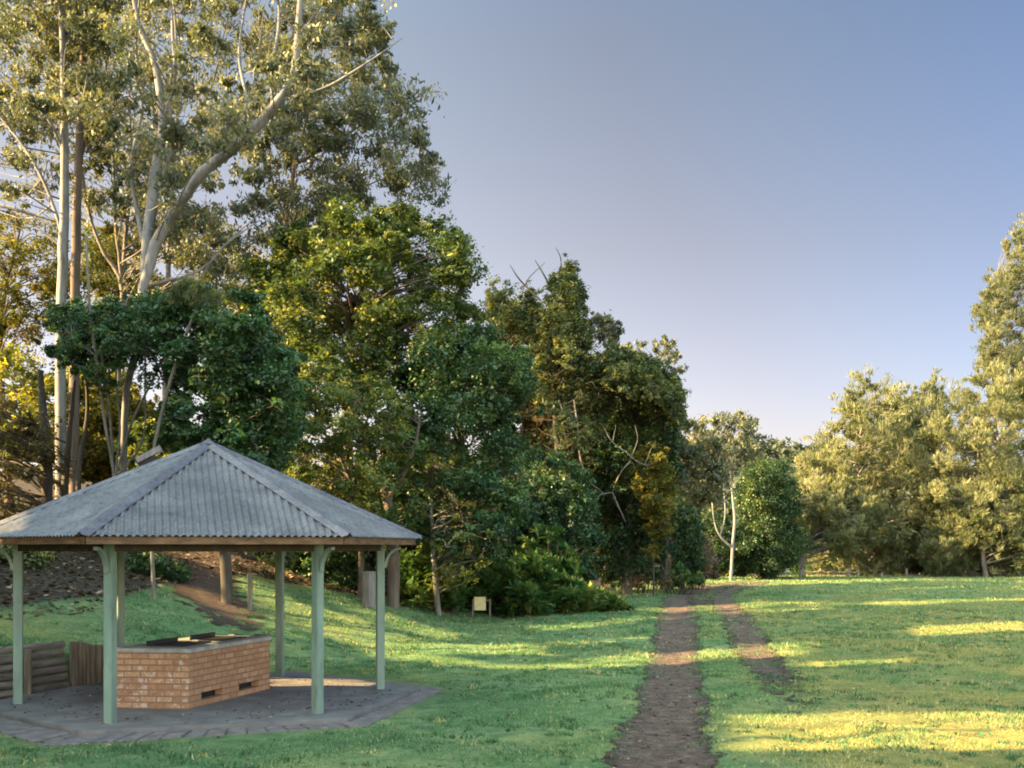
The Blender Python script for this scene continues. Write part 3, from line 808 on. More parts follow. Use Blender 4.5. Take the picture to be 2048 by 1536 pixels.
# roof panels with real corrugations
PITCH, AMP = .092, .014
for i in range(6):
    a, b = np.array(hexpt(i, EAVE_R, EAVE_Z)), np.array(hexpt(i + 1, EAVE_R, EAVE_Z))
    ap = np.array([*HC, APEX_Z]); mid_ = (a + b) / 2
    U = (b - a); Ls = np.linalg.norm(U); U /= Ls
    Vv = ap - mid_; H = np.linalg.norm(Vv); Vv /= H; Nn = np.cross(U, Vv)
    us = np.arange(0, Ls + 1e-6, PITCH / 8); vm = np.maximum(0.005, H * (1 - np.abs(us - Ls / 2) / (Ls / 2)))
    off = AMP * np.cos(us / PITCH * 2 * PI)
    lo = a + us[:, None] * U - Vv * .03 + off[:, None] * Nn; hi = a + us[:, None] * U + vm[:, None] * Vv + off[:, None] * Nn
    n = len(us); VV = np.vstack([lo, hi]); k = np.arange(n - 1)
    fix(np_mesh('roof_panel', VV, quads=np.stack([k, k + 1, k + n + 1, k + n], 1), mat=M['zinc'], parent=sh, smooth=True), SHO)
    # hip capping: two wings and a small roll, riding just above the sheets
    hip0, hip1 = a + np.array([0, 0, 0]), ap
    prev = np.array(hexpt(i - 1, EAVE_R, EAVE_Z)); U2 = (prev - a) / np.linalg.norm(prev - a)
    d = (hip1 - hip0); Lh = np.linalg.norm(d); d /= Lh
    V2 = ap - (prev + a) / 2; V2 /= np.linalg.norm(V2); N2 = np.cross(-U2, V2); N2 = N2 if N2[2] > 0 else -N2; N1 = Nn if Nn[2] > 0 else -Nn
    w1 = U - d * (U @ d); w1 /= np.linalg.norm(w1); w2 = U2 - d * (U2 @ d); w2 /= np.linalg.norm(w2)
    upn = (N1 + N2) / np.linalg.norm(N1 + N2)
    prof = [w1 * .115 + N1 * .014, w1 * .113 + N1 * .021, w1 * .03 + N1 * .022]
    prof += [w1 * .024 + upn * .038, upn * .052, w2 * .024 + upn * .038]
    prof += [w2 * .03 + N2 * .022, w2 * .113 + N2 * .021, w2 * .115 + N2 * .014]
    ts = np.linspace(-.04, Lh + .02, 14); VV = np.array([[hip0 + d * t + q for q in prof] for t in ts]).reshape(-1, 3)
    m_ = len(prof); k = np.arange(13)[:, None] * m_ + np.arange(m_ - 1)[None, :]
    fix(np_mesh('ridge_cap', VV, quads=np.stack([k, k + 1, k + m_ + 1, k + m_], -1).reshape(-1, 4), mat=M['zinc_cap'], parent=sh), SHO)
    # fascia board under the sheet edge, ring beam on the posts, rafters
    fa, fb = hexpt(i, EAVE_R - .06, EAVE_Z - .072), hexpt(i + 1, EAVE_R - .06, EAVE_Z - .072)
    fa, fb = np.array(fa), np.array(fb); dd = (fb - fa) / np.linalg.norm(fb - fa)
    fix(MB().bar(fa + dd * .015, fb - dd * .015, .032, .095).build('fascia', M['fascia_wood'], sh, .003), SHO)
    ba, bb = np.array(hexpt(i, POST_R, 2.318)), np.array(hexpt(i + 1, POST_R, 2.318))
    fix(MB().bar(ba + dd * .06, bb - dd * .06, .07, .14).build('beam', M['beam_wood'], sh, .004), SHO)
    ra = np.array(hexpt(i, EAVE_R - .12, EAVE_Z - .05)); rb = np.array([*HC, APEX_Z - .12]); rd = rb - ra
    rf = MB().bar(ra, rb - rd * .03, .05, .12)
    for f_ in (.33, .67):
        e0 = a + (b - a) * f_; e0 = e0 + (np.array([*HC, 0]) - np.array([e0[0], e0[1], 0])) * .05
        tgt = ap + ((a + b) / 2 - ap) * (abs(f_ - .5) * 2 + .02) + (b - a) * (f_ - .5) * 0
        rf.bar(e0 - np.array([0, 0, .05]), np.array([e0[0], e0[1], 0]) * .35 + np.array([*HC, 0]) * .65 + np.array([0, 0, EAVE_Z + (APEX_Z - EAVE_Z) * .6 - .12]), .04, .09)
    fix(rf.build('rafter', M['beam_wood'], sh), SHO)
    # post, with a curved bracket reaching outward to the eave
    px_, py_ = hexpt(i, POST_R); ang = HA + i * PI / 3
    R_ = Matrix.Rotation(ang, 4, 'Z')
    po = MB().box((px_, py_, 1.21), (.122, .122, 2.36), R_).build('post', M['post_paint'], sh, .008); fix(po, SHO)
    br = MB(); er = np.array([math.cos(ang), math.sin(ang), 0.0]); pr = None; sd_ = np.array([-er[1], er[0], 0])
    arc = [np.array([px_, py_, 0]) + er * (.060 + .27 * (1 - math.cos(t))) + np.array([0, 0, 1.98 + .33 * math.sin(t)]) for t in np.linspace(0, PI / 2, 9)]
    VV = []
    for t, q in zip(np.linspace(0, PI / 2, 9), arc):
        nn = er * math.cos(t) * -1 + np.array([0, 0, 1]) * math.sin(t)
        for s_ in (-1, 1):
            VV += [q + sd_ * s_ * .03 - nn * .0, q + sd_ * s_ * .03 - nn * .042]
    Fs = []
    for k in range(8):
        o_ = 4 * k; Fs += [(o_, o_ + 4, o_ + 6, o_ + 2), (o_ + 1, o_ + 3, o_ + 7, o_ + 5), (o_, o_ + 1, o_ + 5, o_ + 4), (o_ + 2, o_ + 6, o_ + 7, o_ + 3)]
    Fs += [(0, 2, 3, 1), (32, 33, 35, 34)]
    fix(br.add(VV, Fs).build('bracket', M['post_paint'], po), SHO)
# apex cap
cap = MB(); ring = [(HC[0] + .14 * math.cos(HA + k * PI / 3), HC[1] + .14 * math.sin(HA + k * PI / 3)) for k in range(6)]
cap.add([(*q, APEX_Z - .01) for q in ring] + [(*HC, APEX_Z + .075)], [(k, (k + 1) % 6, 6) for k in range(6)] + [tuple(range(5, -1, -1))])
fix(cap.build('apex_cap', M['zinc_cap'], sh), SHO)
# flue hood on the rear left slope
vx, vy, vz = -5.70, 17.2, 3.50
Rv = Matrix.Rotation(math.radians(20), 4, 'Z')
vent = MB().box((vx, vy, vz - .06), (.26, .26, .56), Rv).build('flue', M['steel_dark'], sh, .01); fix(vent, SHO)
hood = MB()
Rt = Rv @ Matrix.Rotation(math.radians(-30), 4, 'Y')
hood.box((vx, vy, vz + .27), (.42, .38, .035), Rt)
for s_ in (-1, 1): hood.box(Vector((vx, vy, vz + .27)) + Rt @ Vector((0, s_ * .172, -.035)), (.42, .03, .07), Rt)
fix(hood.build('flue_hood', M['zinc'], vent, .006), SHO)

# ---- paved floor: slab and lower edging course
sl = MB().prism([hexpt(i, 3.27) for i in range(6)], -.15, .062).build('paving_slab', M['concrete'], None, .012)
tag(sl, 'grey concrete slab floor under the shelter', 'paving', kind='structure')


def brick_mat(name, bw, bh, cols, mortar, offset=.5, vec='UV', pale=0.0, msize=.012):
    m, nt, out = new_mat(name)
    uv = N(nt, 'ShaderNodeUVMap'); 
    bt = N(nt, 'ShaderNodeTexBrick'); bt.offset = offset
    bt.inputs['Scale'].default_value = 1.0; bt.inputs['Brick Width'].default_value = bw; bt.inputs['Row Height'].default_value = bh
    bt.inputs['Mortar Size'].default_value = msize; bt.inputs['Mortar Smooth'].default_value = .3; bt.inputs['Bias'].default_value = 0
    bt.inputs['Color1'].default_value = (0, 0, 0, 1); bt.inputs['Color2'].default_value = (1, 1, 1, 1); bt.inputs['Mortar'].default_value = (.5, .5, .5, 1)
    nt.links.new(uv.outputs['UV'], bt.inputs['Vector'])
    r = ramp(nt, cols); nt.links.new(bt.outputs['Color'], r.inputs['Fac'])
    v = objco(nt); n1 = noise(nt, 14, 6, .75, v)
    r2 = ramp(nt, [(.3, (.65, .62, .6)), (.5, (1, 1, 1)), (.75, (1.3, 1.25, 1.2))]); nt.links.new(n1.outputs['Fac'], r2.inputs['Fac'])
    c = mixc(nt, 1.0, r.outputs['Color'], r2.outputs['Color'], 'MULTIPLY')
    if pale:                                            # lime bloom in the middle of the near face
        n3 = noise(nt, 7, 4, .7, v); sx = N(nt, 'ShaderNodeSeparateXYZ'); nt.links.new(uv.outputs['UV'], sx.inputs[0])
        w = N(nt, 'ShaderNodeMath', operation='LESS_THAN'); w.inputs[1].default_value = 0.0; nt.links.new(sx.outputs[0], w.inputs[0])
        rp = ramp(nt, [(.53, (0, 0, 0)), (.60, (1, 1, 1))]); nt.links.new(n3.outputs['Fac'], rp.inputs['Fac'])
        k = N(nt, 'ShaderNodeMath', operation='MULTIPLY'); nt.links.new(rp.outputs['Color'], k.inputs[0]); nt.links.new(w.outputs[0], k.inputs[1])
        k2 = N(nt, 'ShaderNodeMath', operation='MULTIPLY'); k2.inputs[1].default_value = pale; nt.links.new(k.outputs[0], k2.inputs[0])
        c = mixc(nt, k2.outputs[0], c, (.52, .46, .42))
    c = mixc(nt, bt.outputs['Fac'], c, mortar)
    p = N(nt, 'ShaderNodeBsdfPrincipled'); p.inputs['Roughness'].default_value = .9; p.inputs['Specular IOR Level'].default_value = .2
    nt.links.new(c, p.inputs['Base Color'])
    inv = N(nt, 'ShaderNodeMath', operation='MULTIPLY_ADD'); inv.inputs[1].default_value = -1.0; inv.inputs[2].default_value = 1.0
    nt.links.new(bt.outputs['Fac'], inv.inputs[0])
    ad = N(nt, 'ShaderNodeMath', operation='MULTIPLY_ADD'); ad.inputs[1].default_value = .3; nt.links.new(n1.outputs['Fac'], ad.inputs[0]); nt.links.new(inv.outputs[0], ad.inputs[2])
    b = N(nt, 'ShaderNodeBump'); b.inputs['Strength'].default_value = .8; b.inputs['Distance'].default_value = .012
    nt.links.new(ad.outputs[0], b.inputs['Height']); nt.links.new(b.outputs[0], p.inputs['Normal'])
    nt.links.new(p.outputs[0], out.inputs['Surface'])
    return m


# edging bricks: a course of pavers round the slab, slightly lower, some sunk
M['paver'] = simple_mat('paver', [(.25, (.085, .070, .068)), (.5, (.155, .128, .125)), (.75, (.25, .21, .20))], 5, .9, (1, 1, 1), .4, 45)
ed = MB()
for i in range(6):
    Ro = [3.68, 4.0, 3.68, 3.66, 3.66, 3.7]
    a0, b0 = np.array(hexpt(i, 3.30)), np.array(hexpt(i + 1, 3.30)); a1, b1 = np.array(hexpt(i, Ro[i])), np.array(hexpt(i + 1, Ro[(i + 1) % 6]))
    n = 15
    for k in range(n):
        t0, t1 = k / n + .003, (k + 1) / n - .003
        q = [a0 + (b0 - a0) * t0, a1 + (b1 - a1) * t0, a1 + (b1 - a1) * t1, a0 + (b0 - a0) * t1]
        zt = .018 + random.uniform(-.008, .01)
        ed.prism([tuple(p) for p in q], -.1, zt)
e_ = ed.build('paving_edge', M['paver'], None, .006)
tag(e_, 'band of worn brick pavers laid round the concrete slab', 'paving', kind='structure')

# ---- brick barbecue
A, B = np.array([-4.475, 15.24]), np.array([-3.83, 17.40])
WD = np.array([-1.12, .12]); Cc, Dd = A + WD, B + WD
bq = empty('brick_barbecue', (*((A + B + Cc + Dd) / 4), .062)); BQO = np.array(bq.location)
tag(bq, 'brick barbecue bench with two dark hotplates under the shelter roof', 'barbecue')
Z0, Z1 = .062, .835
LAB = np.linalg.norm(B - A); LW = np.linalg.norm(WD)
# brick carcass: each face its own UVs in metres; the long near face has two draught openings cut through it
bm = bmesh.new(); uvl = bm.loops.layers.uv.new('UVMap')


def face3(pts, uvs):
    f = bm.faces.new([bm.verts.new(p) for p in pts])
    for l, uv in zip(f.loops, uvs): l[uvl].uv = uv


def wallrect(P, Qq, t0, t1, z0, z1, L, u0=0.0):
    p0, p1 = P + (Qq - P) * t0, P + (Qq - P) * t1
    face3([(*p0, z0), (*p1, z0), (*p1, z1), (*p0, z1)], [(u0 + t0 * L, z0 - Z0), (u0 + t1 * L, z0 - Z0), (u0 + t1 * L, z1 - Z0), (u0 + t0 * L, z1 - Z0)])


OP = [(.135, .385), (.585, .845)]
oz0, oz1 = Z0 + .086, Z0 + .19
ts = [0, OP[0][0], OP[0][1], OP[1][0], OP[1][1], 1]
for k in range(5):
    if k in (1, 3):
        wallrect(A, B, ts[k], ts[k + 1], Z0, oz0, LAB); wallrect(A, B, ts[k], ts[k + 1], oz1, Z1, LAB)
    else: wallrect(A, B, ts[k], ts[k + 1], Z0, Z1, LAB)
inn = WD / LW * .12
for t0, t1 in OP:                                       # reveals
    p0, p1 = A + (B - A) * t0, A + (B - A) * t1
    for (q, r_) in ((p0, p0 + inn), (p1 + inn, p1)):
        face3([(*q, oz0), (*r_, oz0), (*r_, oz1), (*q, oz1)], [(0, 0), (.1, 0), (.1, .1), (0, .1)])
    face3([(*p0, oz0), (*p1, oz0), (*(p1 + inn), oz0), (*(p0 + inn), oz0)], [(0, 0), (.5, 0), (.5, .1), (0, .1)])
    face3([(*(p0 + inn), oz1), (*(p1 + inn), oz1), (*p1, oz1), (*p0, oz1)], [(0, 0), (.5, 0), (.5, .1), (0, .1)])
wallrect(B, Dd, 0, 1, Z0, Z1, LW, 5.0); wallrect(Dd, Cc, 0, 1, Z0, Z1, LAB, 9.0); wallrect(Cc, A, 0, 1, Z0, Z1, LW, -LW)
me = bpy.data.meshes.new('brickwork'); bmesh.ops.recalc_face_normals(bm, faces=bm.faces); bm.to_mesh(me); bm.free()
me.materials.append(brick_mat('red_brick', .235, .086, [(0, (.31, .170, .098)), (.35, (.36, .200, .115)), (.65, (.39, .225, .13)), (1, (.42, .255, .155))], (.235, .15, .10), pale=.6))
bo = bpy.data.objects.new('brickwork', me); COL.objects.link(bo); bo.parent = bq; fix(bo, BQO)
core = MB()
for t0, t1 in OP:
    p0, p1 = A + (B - A) * (t0 - .02) + inn * 1.02, A + (B - A) * (t1 + .02) + inn * 1.02
    core.prism([tuple(p0), tuple(p1), tuple(p1 + inn * 3), tuple(p0 + inn * 3)], oz0 - .03, oz1 + .03)
    fix(core.build('draught_opening', M['steel_dark'], bq), BQO); core = MB()
ov = .025
e1, e2 = (B - A) / LAB, WD / LW
topring = [A - e1 * ov - e2 * ov, B + e1 * ov - e2 * ov, Dd + e1 * ov + e2 * ov, Cc - e1 * ov + e2 * ov]
bt_ = MB().prism([tuple(p) for p in topring], Z1 + .002, Z1 + .062).build('benchtop', M['capping'], bq, .008); fix(bt_, BQO)
for t0, t1 in ((.12, .45), (.60, .90)):
    hp = MB().prism([tuple(A + (B - A) * t0 + WD * .22), tuple(A + (B - A) * t1 + WD * .22), tuple(A + (B - A) * t1 + WD * .66), tuple(A + (B - A) * t0 + WD * .66)], Z1 + .060, Z1 + .078)
    hp = hp.build('hotplate', M['steel_dark'], bq, .004); fix(hp, BQO)
    fix(MB().bar((*(A + (B - A) * t0 + WD * .69), Z1 + .10), (*(A + (B - A) * t1 + WD * .69), Z1 + .10), .03, .08).build('splash_guard', M['steel_dark'], hp, .004), BQO)
    fix(MB().box((*(A + (B - A) * (t1 + .05) + WD * .5), Z1 + .075), (.10, .10, .03)).build('coin_box', M['capping'], bq, .004), BQO)

# ---- log retaining wall
W0, W1 = np.array([-8.35, 14.2]), np.array([-7.16, 17.72])
lw = empty('log_retaining_wall', (*W1, 0)); LWO = np.array([*W1, 0])
tag(lw, 'retaining wall of stacked round horizontal logs left of the barbecue', 'retaining wall')
wd = (W1 - W0) / np.linalg.norm(W1 - W0); wn = np.array([-wd[1], wd[0]])
for k in range(6):
    z = .10 + k * .128; r0 = .058
    s0, s1 = (0, .62) if k % 2 else (0, .55)
    for (ta, tb) in ((0, .46 + .05 * (k % 3)), (.475 + .05 * (k % 3), 1)):
        p, q = W0 + (W1 - W0) * ta, W0 + (W1 - W0) * tb - wd * random.uniform(0, .05)
        tt = np.linspace(0, 1, 7); P = np.array([[*(p + (q - p) * t + wn * (.02 * k + random.uniform(-.012, .012))), z + random.uniform(-.008, .008)] for t in tt])
        fix(MB().tube(P, r0 * np.array([random.uniform(.93, 1.1) for _ in tt]), 12).build('log', M['log_wood'], lw, smooth=False), LWO)
for t in (.49, .74):
    p = W0 + (W1 - W0) * t - wn * .09
    fix(MB().tube([[*p, -.2], [*p, .74]], [.06, .055], 10).build('post', M['post_wood'], lw), LWO)
# upright sleepers stepping back to the right
pw = empty('upright_log_wall', (*W1, 0)); tag(pw, 'short palisade of dark upright logs between the log wall and the barbecue', 'retaining wall')
pl = smooth_poly(np.array([[-7.10, 17.83], [-6.95, 18.15], [-6.7, 18.5], [-6.3, 18.85], [-5.7, 19.3]]), 16)
for k, p in enumerate(pl):
    h = .80 - .022 * k + random.uniform(-.03, .03); r_ = random.uniform(.062, .075)
    fix(MB().tube([[p[0], p[1], -.2], [p[0], p[1], h * .6], [p[0] + random.uniform(-.01, .01), p[1], h - .01], [p[0], p[1], h]], [r_, r_ * .98, r_ * .95, r_ * .8], 10).build('upright_log', M['post_wood'], pw), LWO)

# ---- small timber posts on the bank
def gpost(px, py_base, py_top, w_px, label, mat, Y=None, group=None, cat='post', name='timber_post', square=True, cap=None):
    p = ground_hit(px, py_base) if Y is None else at(px, py_base, Y)
    gz = float(ground_z(p[0], p[1])); Yd = p[1]; h = (py_base - py_top) / F * Yd; w = w_px / F * Yd
    r_ = empty(name, (p[0], p[1], gz), random.uniform(0, 1)); tag(r_, label, cat, group)
    ob = MB()
    if square: ob.box((0, 0, h / 2 - .1), (w * .8, w * .8, h + .2), Matrix.Rotation(random.uniform(-.03, .03), 4, 'X'))
    else: ob.tube([[0, 0, -.2], [.01, 0, h * .5], [0, .01, h - .02], [0, 0, h]], [w / 2 * 1.1, w / 2, w / 2 * .95, w / 2 * .75], 12, wob=.04)
    ob.build('shaft', mat, r_, .012 if square else 0)
    if cap:
        MB().box((0, 0, h + .02), (w * .9, w * .9, .045)).build('cap', cap, r_, .008)
    return r_


gpost(500, 1222, 1146, 12, 'stout mossy timber post beside the foot path, lower of two', M['post_wood'])
gpost(454, 1166, 1100, 9, 'thin mossy timber post higher up beside the foot path', M['post_wood'])
M['pale_wood'] = simple_mat('pale_wood', [(.25, (.085, .078, .07)), (.5, (.17, .158, .145)), (.75, (.27, .255, .235))], 5, .9, (3, 3, .3), .5, 20)
gpost(738, 1216, 1146, 24, 'broad pale grey timber post seen beside the right rear shelter post', M['pale_wood'], cap=M['pale_wood'])
gpost(1332, 1171, 1157, 5, 'small grey marker post left of the far end of the track', M['post_wood'], square=False)

# ---- notice board
sp = ground_hit(962, 1238)
sg = empty('notice_board', (sp[0], sp[1], float(ground_z(sp[0], sp[1])))); tag(sg, 'small cream notice board on two thin posts before the ferns', 'sign')
M['sign_face'] = simple_mat('sign_face', [(.3, (.42, .36, .16)), (.6, (.58, .50, .25)), (.8, (.66, .60, .36))], 6, .6, (1, 1, 1), .05)
k = sp[1] / F
MB().box((-2 * k, -.035, 31 * k), (23 * k, .02, 27 * k)).build('board', M['sign_face'], sg, .003)
for x_, h in ((-16, 40), (18, 40)):
    MB().box((x_ * k, 0, h * k / 2 - .1), (.06, .06, h * k + .2)).build('post', M['post_wood'], sg, .006)
MB().bar((-16 * k, 0, 37 * k), (18 * k, 0, 37 * k), .03, .04).build('rail', M['post_wood'], sg)

# ---- low fence and bollards on the far edge of the field
def at_ground(px, Y):
    x = (px - CX) / F * Y; return np.array([x, Y, float(ground_z(x, Y))])


M['rail_wood'] = simple_mat('rail_wood', [(.25, (.13, .105, .08)), (.5, (.25, .205, .16)), (.75, (.34, .29, .235))], 3, .9, (1, 1, 1), .3)
fr = at_ground(1620, 87.0); fe = empty('log_rail_fence', fr); tag(fe, 'low log rail fence with sagging rails at the far field edge', 'fence')
fx = [1608, 1641, 1668, 1697, 1716]
for k_, x_ in enumerate(fx):
    p = at_ground(x_, 87.0) - fr
    MB().tube([[*p[:2], p[2] - .2], [*p[:2], p[2] + .55 + (.25 if k_ == 0 else .1 * (k_ % 2))]], [.13, .11], 8).build('post', M['rail_wood'], fe)
for x0, x1 in zip(fx[:-1], fx[1:]):
    p, q = at_ground(x0, 87.0) - fr, at_ground(x1, 87.0) - fr
    P = np.array([p + (q - p) * t + np.array([0, -.1, .46 - .12 * math.sin(PI * t)]) for t in np.linspace(0, 1, 5)])
    MB().tube(P, [.075] * 5, 7).build('rail', M['rail_wood'], fe)


def far_post(px, Y, h, w, label, mat, group=None, name='bollard', cat='bollard'):
    p = at_ground(px, Y); o = empty(name, p); tag(o, label, cat, group)
    MB().tube([[0, 0, -.2], [0, 0, h * .9], [0, 0, h]], [w / 2, w / 2 * .97, w / 2 * .6], 9).build('shaft', mat, o)
    MB().tube([[0, 0, h * .72], [0, 0, h * .78]], [w / 2 * 1.06, w / 2 * 1.06], 9).build('band', M['dark_bark'], o)


far_post(1813, 87.0, .62, .22, 'grey green bollard standing alone before dark foliage at the far edge', M['post_wood'])
far_post(1763, 87.5, .30, .24, 'short brown bollard between the rail fence and the grey green bollard', M['rail_wood'])
far_post(1926, 88.0, .85, .52, 'thick pale stump at the far edge right of the low sunlit shrub', M['rail_wood'], name='tree_stump', cat='stump')
far_post(2000, 88.0, .75, .30, 'dark upright stump at the far edge beside the thin pale trunk', M['brown_bark'], name='tree_stump', cat='stump')
far_post(2030, 87.5, .50, .26, 'pale short bollard nearest the frame edge by the right trees', M['rail_wood'])
# small pale blue tank by the dark tree
bp = at_ground(1568, 87.0); bb_ = empty('water_tank', bp); tag(bb_, 'small pale blue tank under the dark round tree', 'tank')
M['tank_blue'] = simple_mat('tank_blue', [(.3, (.14, .24, .30)), (.7, (.24, .36, .43))], 4, .5, (1, 1, 1), .05)
MB().tube([[-.42, 0, .38], [-.36, 0, .38], [.36, 0, .38], [.42, 0, .38]], [.16, .25, .25, .16], 14).build('body', M['tank_blue'], bb_)
for s_ in (-1, 1): MB().box((s_ * .26, 0, .05), (.08, .4, .3)).build('leg', M['post_wood'], bb_)

# ================================================================== TREES
GUM = dict(ns=15, nl=16, L=.26, W=.085, kind='gum', spread=.22, yellow=.05)
BROAD = dict(ns=26, nl=16, L=.24, W=.15, kind='broad', spread=.17, yellow=.05)
G_LEFT = 'trees of the left forest'

# big spreading gum: long limb sweeping up to the right
tree('gum_tree', 'tall pale gum with long smooth limb sweeping up to the right', 'tree',
     [(215, -330), (560, -360), (700, -180), (770, 20), (775, 100), (700, 190), (620, 240), (540, 300), (470, 380), (430, 470), (350, 500), (270, 470), (215, 380), (190, 100)],
     30, 7.0, 46, 92, dict(GUM, ns=18, nl=19, L=.19, W=.07, bias=.25), M['gum_leaf'], M['gum_bark'],
     trunks=[[(247, 905, 0, 20), (251, 790, 0, 20), (272, 700, 0, 20), (284, 593, 0, 24), (298, 530, 0, 30), (325, 460, 0, 31), (400, 350, -.4, 30), (480, 285, -.8, 29), (560, 200, -1, 27), (592, 130, -1, 22), (598, 20, -1, 17), (612, -180, -1, 8)],
             [(284, 593, 0, 18), (296, 480, .3, 30), (308, 350, .5, 32), (325, 250, .6, 26), (310, 130, .7, 20), (275, 40, .8, 15), (255, -120, .8, 8)],
             [(560, 200, -1, 10), (640, 180, -1.2, 8), (720, 135, -1.5, 6), (805, 76, -1.6, 2)],
             [(325, 250, .6, 12), (350, 150, .3, 12), (345, 40, .2, 9), (360, -150, 0, 5)],
             [(400, 350, -.4, 8), (460, 300, .6, 7), (500, 200, 1.2, 5), (520, 80, 1.5, 3)],
             [(298, 530, 0, 14), (275, 430, .8, 13), (262, 330, 1, 11), (285, 210, 1.2, 9), (272, 90, 1.3, 7), (285, -60, 1.3, 4)],
             [(480, 285, -.8, 11), (492, 200, -.4, 10), (478, 110, -.2, 8), (492, 0, 0, 5)], [(545, 218, -1, 11), (545, 130, -.6, 10), (558, 40, -.4, 8), (550, -80, -.2, 4)],
             [(315, 380, .5, 12), (345, 290, .2, 10), (338, 190, 0, 8), (352, 90, -.2, 6), (342, -40, -.2, 3)]],
     extra=[[(300, 570, .5, 6), (400, 540, 1, 5), (470, 470, 1.5, 3), (560, 395, 2, 1.5)], [(380, 590, 1, 5), (440, 500, 1.2, 4), (520, 440, 1.6, 2)]],
     group=None)
# twin trunks further left
tree('gum_tree', 'gum with straight grey trunk and brown twin trunk at the left frame edge', 'tree',
     [(-160, -300), (230, -330), (250, 0), (235, 200), (215, 330), (150, 400), (80, 440), (0, 460), (-160, 450)],
     36, 9.0, 52, 90, dict(GUM, ns=19, nl=18, L=.23, W=.08, bias=.6), M['gum_leaf'], M['gum_bark'],
     trunks=[[(120, 960, 0, 30), (123, 600, 0, 28), (127, 480, 0, 28), (130, 330, 0, 24), (128, 150, 0, 18), (120, -40, 0, 13), (105, -230, 0, 7)],
             [(127, 480, 0, 10), (95, 380, .3, 10), (45, 290, .5, 8), (-30, 200, .6, 5)],
             [(128, 300, 0, 9), (90, 230, -.3, 9), (20, 170, -.6, 6), (-60, 90, -.7, 4)]], group=None)
tree('gum_tree', 'gum with slim reddish brown trunk just right of the grey trunk', 'tree',
     [(90, -320), (330, -320), (300, -60), (250, 60), (235, 200), (210, 300), (150, 330), (110, 100)],
     38, 6.0, 48, 38, dict(GUM, ns=20, nl=18, L=.23, W=.08), M['gum_leaf'], M['brown_bark'],
     trunks=[[(148, 960, 0, 30), (150, 620, 0, 27), (153, 480, 0, 26), (157, 330, 0, 23), (166, 150, 0, 19), (168, -30, 0, 13), (175, -230, 0, 7)],
             [(157, 330, 0, 9), (190, 230, .3, 9), (215, 120, .4, 7), (240, -20, .5, 4)]], group=None)
# gum behind, crown reaching the sky on the right
tree('gum_tree', 'gum with fine grey limbs behind, crown edge against open sky', 'tree',
     [(470, 180), (560, 30), (640, -120), (730, -40), (760, 30), (778, 110), (835, 150), (860, 200), (846, 260), (868, 310), (906, 345), (903, 385), (870, 415), (790, 400), (720, 430), (640, 470), (560, 560), (480, 600), (430, 540), (450, 380)],
     44, 9.0, 46, 92, dict(GUM, ns=19, nl=18, L=.27, W=.09), M['gum_leaf_blue'], M['grey_bark'],
     trunks=[[(560, 950, 0, 26), (566, 640, 0, 20), (572, 450, 0, 15), (590, 330, 0, 12), (612, 240, 0, 9), (640, 120, 0, 6), (660, -20, 0, 4)],
             [(572, 450, 0, 11), (540, 340, .4, 9), (545, 220, .6, 7), (570, 100, .8, 4)],
             [(590, 330, 0, 8), (660, 290, -.5, 7), (740, 240, -1, 5), (820, 200, -1.2, 2)],
             [(572, 450, 0, 8), (650, 420, .5, 6), (760, 360, .8, 4), (860, 350, 1, 2)]], twigs=4)
tree('gum_tree', 'slender gum with forked thin trunk between the two big gums', 'tree',
     [(180, 250), (300, 200), (400, 330), (470, 470), (460, 580), (380, 610), (250, 560), (190, 450)],
     40, 6.0, 48, 30, dict(GUM, ns=18, nl=18, L=.25, W=.085), M['gum_leaf'], M['grey_bark'],
     trunks=[[(236, 950, 0, 18), (238, 700, 0, 16), (245, 570, 0, 15), (205, 500, 0, 11), (172, 400, 0, 9), (160, 250, 0, 6)],
             [(245, 570, 0, 14), (252, 460, .2, 12), (262, 330, .3, 9), (258, 180, .4, 5)],
             [(245, 570, 0, 10), (232, 450, -.2, 9), (228, 330, -.3, 7), (232, 200, -.3, 4)]])
# pale multi-stemmed sapling in front
tree('gum_sapling', 'cluster of thin pale grey stems rising behind the shelter roof', 'tree',
     [(110, 640), (190, 590), (300, 600), (330, 680), (290, 760), (210, 790), (120, 740)],
     28.5, 3.0, 34, 22, dict(BROAD, ns=14, nl=11, L=.18, W=.10), M['dark_leaf'], M['grey_bark'],
     trunks=[[(228, 960, 0, 9), (212, 860, 0, 9), (196, 740, 0, 9), (180, 620, 0, 8), (172, 470, 0, 6)],
             [(228, 960, 0, 7), (222, 860, .2, 7), (214, 780, .3, 7), (200, 690, .3, 5)],
             [(228, 960, 0, 7), (240, 860, .2, 6), (232, 760, .3, 6), (236, 650, .3, 4)],
             [(228, 960, 0, 7), (262, 850, -.2, 7), (300, 770, -.3, 6), (340, 690, -.3, 5), (375, 600, -.2, 3)],
             [(228, 960, 0, 6), (285, 880, .3, 5), (290, 760, .4, 5), (293, 650, .4, 3)]])
# tall dark glossy tree right behind the shelter
tree('evergreen_tree', 'dense dark glossy evergreen close behind the shelter roof', 'tree',
     [(300, 640), (330, 590), (400, 560), (470, 575), (540, 610), (590, 680), (612, 770), (596, 860), (560, 930), (480, 985), (390, 980), (345, 900), (320, 800)],
     27, 5.0, 40, 74, dict(BROAD, ns=30, nl=15, L=.21, W=.13, yellow=.012), M['dark_leaf'], M['dark_bark'], base=(455,), limb=.3)
tree('evergreen_tree', 'tuft of pale feathery foliage on a leaning stem above dark leaves', 'tree',
     [(335, 590), (360, 562), (410, 556), (450, 585), (430, 625), (370, 630)], 25.5, 1.2, 16, 12, dict(GUM, ns=14, nl=22, L=.17, W=.012, spread=.3), M['vine_leaf'], M['grey_bark'],
     trunks=[[(300, 960, 0, 7), (330, 800, 0, 7), (365, 690, 0, 6), (395, 610, 0, 4)]])
